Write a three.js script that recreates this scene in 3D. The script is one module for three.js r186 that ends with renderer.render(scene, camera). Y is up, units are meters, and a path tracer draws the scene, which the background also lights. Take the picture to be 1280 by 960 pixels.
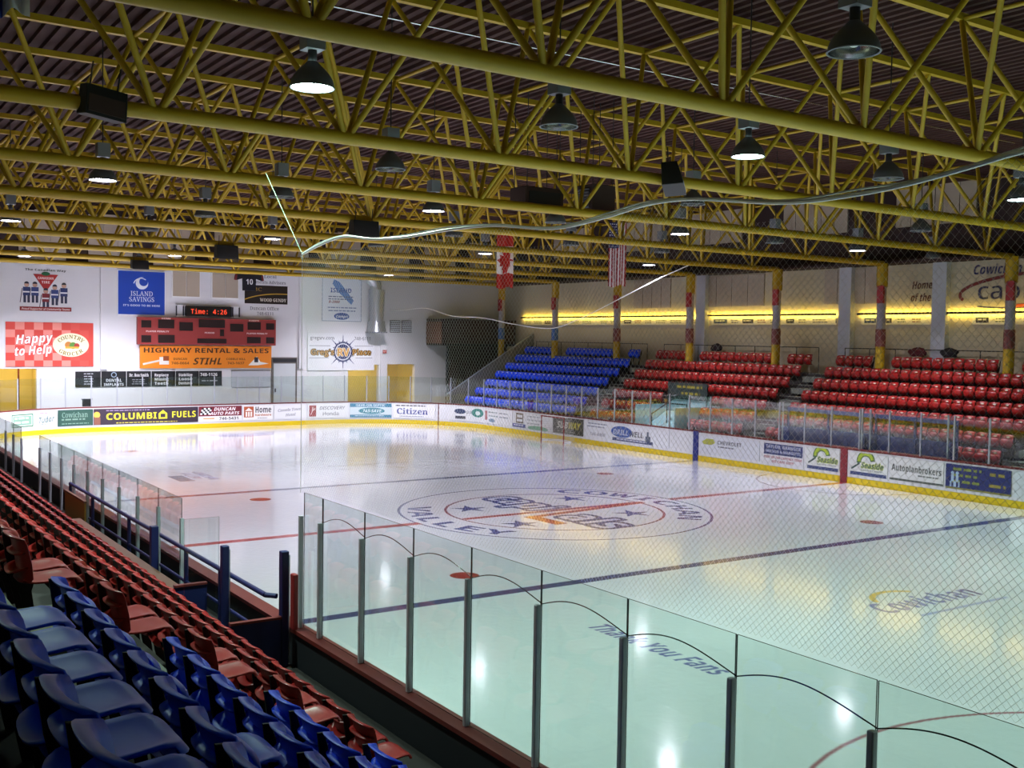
import * as THREE from 'three';
import { RoundedBoxGeometry } from 'three/addons/geometries/RoundedBoxGeometry.js';
import { mergeGeometries } from 'three/addons/utils/BufferGeometryUtils.js';
import { ImprovedNoise } from 'three/addons/math/ImprovedNoise.js';
import { RectAreaLightUniformsLib } from 'three/addons/lights/RectAreaLightUniformsLib.js';

// ---------------------------------------------------------------- camera, exposure, light levels
// World: x across the rink (near boards -12.9, far boards +12.9), z along it (far end -30.45), y up from the ice.
const scene = new THREE.Scene();
const camera = new THREE.PerspectiveCamera(39.7025, 1280 / 960, 0.05, 200);
camera.rotation.order = 'YXZ';
camera.position.set(-18.37480, 5.03820, 24.90619);
camera.rotation.set(-0.0438852, -0.5935459, 0.0160721);
const renderer = new THREE.WebGLRenderer({ antialias: true });
renderer.toneMapping = THREE.LinearToneMapping;
renderer.toneMappingExposure = 1.0;
renderer.shadowMap.enabled = true;
RectAreaLightUniformsLib.init();
scene.background = new THREE.Color(0x000000);
const LAMP = 225;          // candela of a lit high-bay lamp
const LAMP_GLOW = 50;
const TUBE = 42;           // radiance of the wall strip lights
const ROOM = 16;           // radiance of the lobby ceiling panels

// ---------------------------------------------------------------- helpers
let seed = 7;
const rnd = () => { seed = (seed * 1664525 + 1013904223) >>> 0; return seed / 4294967296; };
const used = new Map();
function numbered(n) { const k = used.get(n) || 0; used.set(n, k + 1); return k ? n + '_' + String(k).padStart(3, '0') : n; }
function tag(o, label, category, group, kind) { o.userData = { label, category }; if (group) o.userData.group = group; if (kind) o.userData.kind = kind; return o; }
function shade(o) { o.castShadow = true; o.receiveShadow = true; return o; }
function thing(name, label, category, pos = [0, 0, 0], turn = 0, group, kind) {
  const g = new THREE.Group(); g.name = numbered(name); g.position.set(...pos); g.rotation.y = turn; scene.add(g);
  return tag(g, label, category, group, kind);
}
function part(name, geo, mat, parent, pos, rot) {
  const m = shade(new THREE.Mesh(geo, mat)); m.name = parent === scene ? numbered(name) : name;
  if (pos) m.position.set(...pos); if (rot) m.rotation.set(...rot);
  parent.add(m); return m;
}
const boxes = new Map();
function boxGeo(w, h, d) { const k = [w, h, d].map((v) => v.toFixed(4)).join(); if (!boxes.has(k)) boxes.set(k, new THREE.BoxGeometry(w, h, d)); return boxes.get(k); }
const box = (name, mat, parent, w, h, d, x, y, z, rot) => part(name, boxGeo(w, h, d), mat, parent, [x, y, z], rot);
const unitCyl = new THREE.CylinderGeometry(1, 1, 1, 10, 1), UPV = new THREE.Vector3(0, 1, 0);
function rod(name, mat, parent, a, b, r) {
  const A = new THREE.Vector3(...a), B = new THREE.Vector3(...b), d = B.clone().sub(A), len = d.length();
  const m = part(name, unitCyl, mat, parent);
  m.position.copy(A).add(B).multiplyScalar(0.5); m.quaternion.setFromUnitVectors(UPV, d.normalize()); m.scale.set(r, len, r);
  return m;
}
function tube(pts, r, seg = 40, rad = 6, closed = false) { return new THREE.TubeGeometry(new THREE.CatmullRomCurve3(pts.map((p) => new THREE.Vector3(...p)), closed), seg, r, rad, closed); }
// a bent sheet with thickness: f(u, v) -> [x, y, z], u and v in 0..1
function sheet(f, nu, nv, t) {
  const P = [], e = 1e-3, ix = (s, i, j) => s * (nu + 1) * (nv + 1) + j * (nu + 1) + i, idx = [];
  const V = (u, v) => new THREE.Vector3(...f(u, v));
  for (const s of [0, 1]) for (let j = 0; j <= nv; j++) for (let i = 0; i <= nu; i++) {
    const u = i / nu, v = j / nv, p = V(u, v);
    const n = V(Math.min(u + e, 1), v).sub(V(Math.max(u - e, 0), v)).cross(V(u, Math.min(v + e, 1)).sub(V(u, Math.max(v - e, 0)))).normalize();
    p.addScaledVector(n, s ? -t / 2 : t / 2); P.push(p.x, p.y, p.z);
  }
  for (let j = 0; j < nv; j++) for (let i = 0; i < nu; i++) {
    const a = ix(0, i, j), b = ix(0, i + 1, j), c = ix(0, i + 1, j + 1), d = ix(0, i, j + 1); idx.push(a, b, c, a, c, d);
    const A = ix(1, i, j), B = ix(1, i + 1, j), C = ix(1, i + 1, j + 1), D = ix(1, i, j + 1); idx.push(A, C, B, A, D, C);
  }
  for (let i = 0; i < nu; i++) { let a = ix(0, i, 0), b = ix(0, i + 1, 0), A = ix(1, i, 0), B = ix(1, i + 1, 0); idx.push(a, A, B, a, B, b); a = ix(0, i, nv); b = ix(0, i + 1, nv); A = ix(1, i, nv); B = ix(1, i + 1, nv); idx.push(a, B, A, a, b, B); }
  for (let j = 0; j < nv; j++) { let a = ix(0, 0, j), b = ix(0, 0, j + 1), A = ix(1, 0, j), B = ix(1, 0, j + 1); idx.push(a, B, A, a, b, B); a = ix(0, nu, j); b = ix(0, nu, j + 1); A = ix(1, nu, j); B = ix(1, nu, j + 1); idx.push(a, A, B, a, B, b); }
  const g = new THREE.BufferGeometry(); g.setAttribute('position', new THREE.Float32BufferAttribute(P, 3)); g.setIndex(idx); g.computeVertexNormals(); return g;
}
// a smooth polyline profile sampled at v in 0..1
function profile(pts) {
  const L = [0]; for (let i = 1; i < pts.length; i++) L.push(L[i - 1] + Math.hypot(pts[i][0] - pts[i - 1][0], pts[i][1] - pts[i - 1][1]));
  return (v) => { const s = v * L[L.length - 1]; let i = 1; while (i < L.length - 1 && L[i] < s) i++; const t = (s - L[i - 1]) / (L[i] - L[i - 1]); return [pts[i - 1][0] + (pts[i][0] - pts[i - 1][0]) * t, pts[i - 1][1] + (pts[i][1] - pts[i - 1][1]) * t]; };
}
const std = (color, roughness = 0.6, o = {}) => new THREE.MeshStandardMaterial({ color, roughness, ...o });
const ONES = ['zeroth', 'first', 'second', 'third', 'fourth', 'fifth', 'sixth', 'seventh', 'eighth', 'ninth', 'tenth', 'eleventh', 'twelfth', 'thirteenth', 'fourteenth', 'fifteenth', 'sixteenth', 'seventeenth', 'eighteenth', 'nineteenth', 'twentieth'];
const ordinal = (n) => n <= 20 ? ONES[n] : n % 10 === 0 ? ['', '', 'twentieth', 'thirtieth', 'fortieth', 'fiftieth', 'sixtieth'][n / 10] : ['', '', 'twenty', 'thirty', 'forty', 'fifty', 'sixty'][Math.floor(n / 10)] + '-' + ONES[n % 10];

// ---------------------------------------------------------------- textures
const noise = new ImprovedNoise();
function canvas(w, h) { const c = document.createElement('canvas'); c.width = w; c.height = h; return [c, c.getContext('2d')]; }
function canvasTex(c, srgb = true) { const t = new THREE.CanvasTexture(c); if (srgb) t.colorSpace = THREE.SRGBColorSpace; t.anisotropy = 8; return t; }
function noiseTex(n, fn) {
  const d = new Uint8Array(n * n * 4);
  for (let y = 0; y < n; y++) for (let x = 0; x < n; x++) { const v = Math.max(0, Math.min(255, fn(x / n, y / n) * 255)), k = (y * n + x) * 4; d[k] = d[k + 1] = d[k + 2] = v; d[k + 3] = 255; }
  const t = new THREE.DataTexture(d, n, n); t.magFilter = THREE.LinearFilter; t.minFilter = THREE.LinearMipmapLinearFilter; t.generateMipmaps = true; t.wrapS = t.wrapT = THREE.RepeatWrapping; t.needsUpdate = true; return t;
}
const fbm = (x, y, s) => 0.5 + 0.5 * (0.6 * noise.noise(x * s, y * s, 1.3) + 0.3 * noise.noise(x * s * 2.1, y * s * 2.1, 4.1) + 0.15 * noise.noise(x * s * 4.3, y * s * 4.3, 8.7));
const mottled = noiseTex(256, (x, y) => 0.82 + 0.18 * fbm(x, y, 9));
// concrete block: fine relief only (courses 0.2 m, blocks 0.4 m per texture of 1.6 m)
const blockBump = noiseTex(256, (x, y) => { const r = Math.floor(y * 8), fy = (y * 8) % 1, fx = (x * 4 + (r % 2) * 0.5) % 1; return (fy < 0.06 || fx < 0.03 ? 0.25 : 0.8) + 0.12 * fbm(x, y, 40); });

// ---------------------------------------------------------------- materials
const M = {
  yellow: std('#bf9d18', 0.5, { map: mottled }),
  deck: std('#3a1a13', 0.85), deckDark: std('#2c1d20', 0.85),
  concrete: std('#6f6a66', 0.9), concreteDark: std('#3b3634', 0.9), step: std('#7c8078', 0.9),
  wall: std('#e4e4e6', 0.8), wallWarm: std('#c8bea2', 0.85), wallDark: std('#3a2a28', 0.9), beige: std('#b9ab98', 0.85), pilaster: std('#c6c9d0', 0.8),
  board: std('#e9ebee', 0.35), kick: std('#e6c812', 0.4), cap: std('#6f2824', 0.5), backing: std('#14161f', 0.8),
  post: std('#bfc4cc', 0.35, { metalness: 0.6 }), postNear: std('#b9bcc6', 0.4, { metalness: 0.25 }),
  edge: std('#12241f', 0.2), bluePaint: std('#161d52', 0.5), redPaint: std('#8a2527', 0.5), navy: std('#20306b', 0.55),
  blueSeat: new THREE.MeshPhysicalMaterial({ color: '#0f4cff', roughness: 0.42, specularIntensity: 0.65 }), redSeat: new THREE.MeshPhysicalMaterial({ color: '#a3211f', roughness: 0.34, specularIntensity: 0.8 }),
  standard: std('#241715', 0.6, { metalness: 0.3 }),
  grey: std('#7b7f87', 0.5, { metalness: 0.2 }), greyDark: std('#34353a', 0.5, { metalness: 0.4 }), silver: std('#d5d8dc', 0.18, { metalness: 1 }), duct: std('#b4b7bd', 0.35, { metalness: 0.8 }),
  black: std('#0e0e11', 0.6), brownBox: std('#3d2a26', 0.8), wood: std('#6d4a38', 0.7), white: std('#efefef', 0.6), rope: std('#f1f1ee', 0.5), strand: std('#d9d9d2', 0.6),
  plate: std('#f0e6d0', 0.35), tealPaint: std('#9fc4cc', 0.6), gold: std('#8a6a1d', 0.6), lobby: std('#efdfa2', 0.8), brownDoor: std('#5c2a22', 0.6),
  glass: new THREE.MeshPhysicalMaterial({ color: '#f6fbf9', transmission: 1, thickness: 0, roughness: 0, ior: 1.5 }),
};
M.wall.bumpMap = blockBump.clone(); M.wall.bumpMap.repeat.set(1 / 1.6, 1 / 1.6); M.wall.bumpScale = 0.004;
M.wallWarm.bumpMap = M.wall.bumpMap; M.wallWarm.bumpScale = 0.004;
const glow = (color, k) => new THREE.MeshStandardMaterial({ color: 0x000000, emissive: color, emissiveIntensity: k, roughness: 1 });

// ================================================================ SETTING
const W = 12.914, L = 30.45, R = 7.0;                     // rink half-width, half-length, corner radius
// the line of the boards: s runs from (-W, 0) to the far end, round it and back along the far side
const A1 = L - R, ARC = Math.PI / 2 * R, B1 = 2 * (W - R), PER = 4 * A1 + 4 * ARC + 2 * B1;
function rink(s, o = 0) {                                  // [x, z, inward x, inward z] at arc length s, o metres outside the line
  s = ((s % PER) + PER) % PER; const half = 2 * A1 + 2 * ARC + B1; let flip = 1;
  if (s > half) { s -= half; flip = -1; }
  let x, z, nx, nz;
  if (s < A1) { x = -W; z = -s; nx = 1; nz = 0; }
  else if (s < A1 + ARC) { const t = (s - A1) / R; nx = Math.cos(t); nz = Math.sin(t); x = -W + R - R * nx; z = -A1 - R * nz; }
  else if (s < A1 + ARC + B1) { x = -W + R + s - A1 - ARC; z = -L; nx = 0; nz = 1; }
  else if (s < A1 + 2 * ARC + B1) { const t = (s - A1 - ARC - B1) / R; nx = -Math.sin(t); nz = Math.cos(t); x = W - R - R * nx; z = -A1 - R * nz; }
  else { x = W; z = -A1 + s - (A1 + 2 * ARC + B1); nx = -1; nz = 0; }
  return [flip * (x - nx * o), flip * (z - nz * o), flip * nx, flip * nz];
}
// a solid strip along the boards, from o0 to o1 metres outside the line
function strip(s0, s1, o0, o1, y0, y1, step = 0.6) {
  const n = Math.max(1, Math.ceil((s1 - s0) / step)), P = [], UV = [], idx = [];
  const faces = [[o0, y0, o0, y1], [o0, y1, o1, y1], [o1, y1, o1, y0], [o1, y0, o0, y0]];
  for (const [oa, ya, ob, yb] of faces) {
    const at = P.length / 3;
    for (let i = 0; i <= n; i++) { const s = s0 + (s1 - s0) * i / n, a = rink(s, oa), b = rink(s, ob); P.push(a[0], ya, a[1], b[0], yb, b[1]); UV.push(i / n, 0, i / n, 1); }
    for (let i = 0; i < n; i++) { const a = at + 2 * i; idx.push(a, a + 2, a + 1, a + 1, a + 2, a + 3); }
  }
  for (const [s, f] of [[s0, 1], [s1, -1]]) { const at = P.length / 3; for (const [o, y] of [[o0, y0], [o0, y1], [o1, y1], [o1, y0]]) { const a = rink(s, o); P.push(a[0], y, a[1]); UV.push(0, 0); } f > 0 ? idx.push(at, at + 1, at + 2, at, at + 2, at + 3) : idx.push(at, at + 2, at + 1, at, at + 3, at + 2); }
  const g = new THREE.BufferGeometry(); g.setAttribute('position', new THREE.Float32BufferAttribute(P, 3)); g.setAttribute('uv', new THREE.Float32BufferAttribute(UV, 2)); g.setIndex(idx);
  const ng = g.toNonIndexed(); ng.computeVertexNormals(); return ng;
}
function rinkPoints(o, n = 160) { const r = []; for (let i = 0; i < n; i++) { const a = rink(PER * i / n, o); r.push(new THREE.Vector2(a[0], a[1])); } return r; }
// floor round the rink, 0.75 m above the ice
{
  const sh = new THREE.Shape([new THREE.Vector2(-19.6, -38), new THREE.Vector2(19.6, -38), new THREE.Vector2(19.6, 33), new THREE.Vector2(-19.6, 33)]);
  sh.holes.push(new THREE.Path(rinkPoints(0.16).reverse()));
  const g = new THREE.ExtrudeGeometry(sh, { depth: 0.85, bevelEnabled: false }); g.rotateX(Math.PI / 2); g.translate(0, 0.75, 0);
  tag(part('floor', g, M.concreteDark, scene), 'dark concrete floor around the outside of the rink boards', 'floor', null, 'structure');
}
// the ice with its painted lines, circles and lettering
{
  const CW = 2048, CH = 2048, [c, g] = canvas(CW, CH);
  g.fillStyle = '#e9eef4'; g.fillRect(0, 0, CW, CH);
  for (let i = 0; i < 2600; i++) { g.strokeStyle = `rgba(${rnd() < 0.5 ? '255,255,255' : '205,216,226'},${0.08 + rnd() * 0.14})`; g.lineWidth = 0.6 + rnd() * 1.2; const x = rnd() * CW, y = rnd() * CH, a = rnd() * 6.3, l = 20 + rnd() * 90; g.beginPath(); g.moveTo(x, y); g.quadraticCurveTo(x + Math.cos(a) * l * 0.5 + rnd() * 14, y + Math.sin(a) * l * 0.5, x + Math.cos(a) * l, y + Math.sin(a) * l + rnd() * 20); g.stroke(); }
  const kx = CW / (2 * L), ky = CH / (2 * W);
  const at = (z, x, turn = 0, sx = 1) => { g.setTransform(kx, 0, 0, ky, (z + L) * kx, (W - x) * ky); g.rotate(turn); g.scale(sx, 1); };  // metres; right = +z, up = +x
  const RED = '#a8404a', BLUE = '#4a5384', VIO = '#5a5f9e';
  const lineZ = (z, w, col) => { at(z, 0); g.fillStyle = col; g.fillRect(-w / 2, -W, w, 2 * W); };
  lineZ(0, 0.3, '#b4505a'); lineZ(-7.605, 0.3, BLUE); lineZ(7.605, 0.3, BLUE); lineZ(-26.9, 0.06, RED); lineZ(26.9, 0.06, RED);
  const ring = (z, x, r, w, col, fill) => { at(z, x); g.beginPath(); g.arc(0, 0, r, 0, 6.2832); if (fill) { g.fillStyle = fill; g.fill(); } if (w) { g.strokeStyle = col; g.lineWidth = w; g.stroke(); } };
  ring(0, 0, 4.53, 0.07, '#6c72a8', '#eef0f6'); ring(0, 0, 3.18, 0.07, '#a05868');
  at(0, 0); g.fillStyle = '#bf4d4f'; g.fillRect(-0.15, 4.5 - 0.02, 0.3, W - 4.4); g.fillRect(-0.15, -W, 0.3, W - 4.5);
  g.fillRect(-0.12, -3.1, 0.24, 6.2);
  for (const sz of [-1, 1]) for (const sx of [-1, 1]) {
    ring(sz * 5.94, sx * 6.706, 0.31, 0, '', '#a83c40');
    ring(sz * 20.85, sx * 6.706, 4.53, 0.055, '#a86a74'); ring(sz * 20.85, sx * 6.706, 0.3, 0, '', '#a85a60');
    at(sz * 20.85, sx * 6.706); g.strokeStyle = '#8d6f86'; g.lineWidth = 0.05;
    for (const a of [-1, 1]) for (const b of [-1, 1]) { g.beginPath(); g.moveTo(a * 0.6, b * 1.1); g.lineTo(a * 0.6, b * 0.35); g.lineTo(a * 1.5, b * 0.35); g.stroke(); }
  }
  for (const sz of [-1, 1]) { at(sz * 26.9, 0); g.beginPath(); g.arc(0, 0, 1.83, sz < 0 ? -Math.PI / 2 : Math.PI / 2, sz < 0 ? Math.PI / 2 : Math.PI * 1.5); g.closePath(); g.fillStyle = '#8f93cf'; g.fill(); g.strokeStyle = '#9a5568'; g.lineWidth = 0.05; g.stroke(); }
  at(0, W); g.beginPath(); g.arc(0, 0, 3.05, 0, Math.PI); g.strokeStyle = '#a86a74'; g.lineWidth = 0.05; g.stroke();   // referee's crease before the penalty boxes
  // centre emblem
  g.textAlign = 'center'; g.textBaseline = 'middle'; g.fillStyle = VIO;
  'COWICHAN'.split('').forEach((ch, i) => { const a = (-47 + i * 13.4) * Math.PI / 180; at(Math.sin(a) * 3.93, Math.cos(a) * 3.93, a); fit(g, ch, 0, 0.02, 0.9, 0.92, 'bold #px sans-serif', VIO); });
  'VALLEY'.split('').forEach((ch, i) => { const a = (-32 + i * 12.8) * Math.PI / 180; at(Math.sin(a) * 3.93, -Math.cos(a) * 3.93, -a); fit(g, ch, 0, 0.02, 0.9, 0.92, 'bold #px sans-serif', VIO); });
  for (const [x, z] of [[-2.05, -1.43], [-2.15, 1.4], [1.8, -1.6], [1.7, 1.5]]) { at(z, x); g.beginPath(); for (let k = 0; k < 10; k++) { const r = k % 2 ? 0.2 : 0.58, a = -Math.PI / 2 + k * Math.PI / 5; g.lineTo(Math.cos(a) * r, Math.sin(a) * r); } g.fill(); }
  at(0, -0.05);
  fit(g, 'capi', -1.6, -0.05, 2.75, 1.75, 'bold #px sans-serif', '#dcdeee', { stroke: '#3f4790', lw: 0.36 }); fit(g, 'als', 1.98, -0.05, 2.25, 1.75, 'bold #px sans-serif', '#dcdeee', { stroke: '#3f4790', lw: 0.36 });
  fit(g, 'capi', -1.6, -0.05, 2.75, 1.75, 'bold #px sans-serif', '#dcdeee'); fit(g, 'als', 1.98, -0.05, 2.25, 1.75, 'bold #px sans-serif', '#dcdeee');
  g.strokeStyle = '#cc5a45'; g.lineWidth = 0.26; g.lineCap = 'butt'; g.beginPath(); g.moveTo(0.05, -3.4); g.lineTo(0.62, 1.2); g.stroke(); g.lineWidth = 0.42; g.beginPath(); g.moveTo(0.5, 1.2); g.lineTo(1.95, 1.12); g.stroke();
  // painted advertisements
  at(11.95, -6.74); fit(g, 'Thank You Fans', 0, 0, 3.15, 0.6, 'italic bold #px sans-serif', 'rgba(92,97,160,0.85)');
  at(12.2, 0, -Math.PI / 2); fit(g, 'Cowichan', 0, 0.1, 3.1, 0.9, 'italic bold #px sans-serif', 'rgba(98,104,170,0.75)');
  g.strokeStyle = 'rgba(226,190,90,0.9)'; g.lineWidth = 0.12; g.beginPath(); g.arc(-0.2, 0.1, 0.85, Math.PI * 1.15, Math.PI * 1.75); g.stroke(); g.fillStyle = 'rgba(140,150,205,0.7)'; g.fillRect(-1.1, 0.75, 2.8, 0.09);
  at(-12.0, -6.8); fit(g, 'COWICHAN', 0, -0.35, 2.2, 0.5, 'bold #px sans-serif', 'rgba(120,124,186,0.7)'); fit(g, 'VALLEY', -0.2, 0.1, 1.6, 0.5, 'bold #px sans-serif', 'rgba(120,124,186,0.7)'); g.fillStyle = 'rgba(86,112,138,0.85)'; g.fillRect(-0.35, 0.35, 1.5, 0.5);
  at(-12.1, 6.81); g.fillStyle = 'rgba(120,124,186,0.8)'; g.fillRect(-1.6, -0.1, 3.2, 0.2);
  at(-12.5, 0.25, -Math.PI / 2); fit(g, 'Cowichan Valley', 0, 0, 3.7, 0.55, 'italic bold #px serif', 'rgba(110,112,150,0.75)');
  g.setTransform(1, 0, 0, 1, 0, 0);
  const sh = new THREE.Shape(rinkPoints(0, 200)), geo = new THREE.ShapeGeometry(sh), p = geo.attributes.position, uv = geo.attributes.uv;
  for (let i = 0; i < p.count; i++) { const x = p.getX(i), z = p.getY(i); p.setXYZ(i, x, 0, z); uv.setXY(i, (z + L) / (2 * L), (x + W) / (2 * W)); geo.attributes.normal.setXYZ(i, 0, 1, 0); }
  const ix = geo.index.array; for (let i = 0; i < ix.length; i += 3) { const t = ix[i]; ix[i] = ix[i + 1]; ix[i + 1] = t; }
  const iceRough = noiseTex(512, (x, y) => 0.55 + 0.5 * fbm(x, y, 14)), iceBump = noiseTex(512, (x, y) => fbm(x, y, 22)); iceRough.repeat.set(6, 3); iceBump.repeat.set(20, 9);
  const ice = new THREE.MeshPhysicalMaterial({ map: canvasTex(c), roughness: 0.2, roughnessMap: iceRough, clearcoat: 1, clearcoatRoughness: 0.1, bumpMap: iceBump, bumpScale: 0.004, ior: 1.31 });
  tag(part('ice', geo, ice, scene), 'white skating ice with painted lines, centre emblem and face-off spots', 'ice', null, 'structure');
  box('ice_base', M.concrete, scene, 2 * W + 0.3, 0.1, 2 * L + 0.3, 0, -0.06, 0); tag(scene.children[scene.children.length - 1], 'concrete slab that lies under the skating ice', 'slab', null, 'structure');
}
// boards: white panels, yellow kick strip, dark red cap rail, dark backing
{
  const t = thing('rink_boards', 'white rink boards with yellow kick strip and dark red cap rail', 'boards');
  const n = 72, st = PER / n;
  for (let i = 0; i < n; i++) {
    const a = i * st, b = a + st, mid = rink((a + b) / 2);
    if (mid[1] > 26) continue;
    const p = part('board_panel', strip(a, b - 0.006, 0, 0.03, 0, 1.2), M.board, t);
    part('kick_strip', strip(a, b, -0.012, 0.0, 0.0, 0.23), M.kick, p);
    part('backing', strip(a, b, 0.03, 0.14, 0, 1.2), M.backing, p);
    part('cap_rail', strip(a, b, -0.015, 0.2, 1.2, 1.25), M.cap, t);
  }
  // line posts painted on the boards
  for (const [s, w, m] of [[A1 * 2 - A1 + 0, 0, null]]) if (m) part('post', strip(s, s + w, -0.02, 0, 0, 1.2), m, t);
  const S0 = A1 + 2 * ARC + B1 + A1;                       // s at z = 0 on the far side
  part('line_mark', strip(S0 - 0.15, S0 + 0.15, -0.03, 0, 0, 1.24), std('#8e3038', 0.5), t);
  part('line_mark', strip(S0 - 7.605 - 0.15, S0 - 7.605 + 0.15, -0.03, 0, 0, 1.24), std('#2b3684', 0.5), t);
  part('seam', strip(53.26, 53.31, -0.02, 0, 0, 1.22), M.cap, t);
}
const SF = A1 + 2 * ARC + B1 + A1;                          // arc length at the red line on the far side

// the far (right) stand: rows of 0.7 m, risers of 0.485 m
const FX = (k) => 14.15 + 0.7 * k, FT = (k) => 0.77 + 0.485 * k;
const NX = (k) => -(14.19 + 0.695 * k), NT = (k) => 0.795 + 0.47 * k;
function stepped(rows, xf, yf, dir, back, z0, z1, k0 = 0) {  // solid steps extruded from z0 to z1
  const pts = [[xf(k0) - dir * 0.5, 0.7]];
  for (let k = k0; k <= rows; k++) { const e = k === rows ? back : xf(k + 1) - dir * 0.5; pts.push([xf(k) - dir * 0.5, yf(k)], [e, yf(k)]); }
  pts.push([back, 0.7]);
  const g = new THREE.ExtrudeGeometry(new THREE.Shape(pts.map((p) => new THREE.Vector2(...p))), { depth: z1 - z0, bevelEnabled: false }); g.translate(0, 0, z0); return g;
}
{
  const g = mergeGeometries([stepped(6, FX, FT, 1, 19.3, -28.4, -12.4), stepped(6, FX, FT, 1, 19.3, -12.4, -9.7, 3), stepped(6, FX, FT, 1, 19.3, -9.7, 28)]);
  tag(part('grandstand_steps', g, M.concreteDark, scene), 'dark stepped concrete terrace of the far grandstand under the wall lights', 'terrace', null, 'structure');
  tag(part('grandstand_steps', stepped(7, NX, NT, -1, -19.5, -30, 30), M.concreteDark, scene), 'dark stepped concrete terrace under the seats beside the camera', 'terrace', null, 'structure');
}
function aisle(label, xf, yf, dir, z0, z1) {
  const t = thing('aisle_stairs', label, 'stairs', [0, 0, 0], 0, null, 'structure');
  for (let k = 0; k <= 6; k++) { box('step', M.step, t, 0.34, 0.24, z1 - z0, xf(k) - dir * 0.67, yf(k) - 0.485 / 2 + 0.0, (z0 + z1) / 2); box('step', M.step, t, 0.7, 0.012, z1 - z0, xf(k) - dir * 0.15, yf(k) + 0.006, (z0 + z1) / 2); }
}
aisle('grey concrete aisle stairs between the blue seats and the red seats of the far stand', FX, FT, 1, -17.38, -16.32);
aisle('grey concrete aisle stairs between the two red blocks of the far stand', FX, FT, 1, -5.98, -4.92);
aisle('grey concrete aisle stairs at the edge of the photo beyond the penalty boxes', FX, FT, 1, 5.5, 6.6);
aisle('dark aisle stairs between red and blue seats of the stand beside the camera', NX, NT, -1, 16.62, 17.6);

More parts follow.
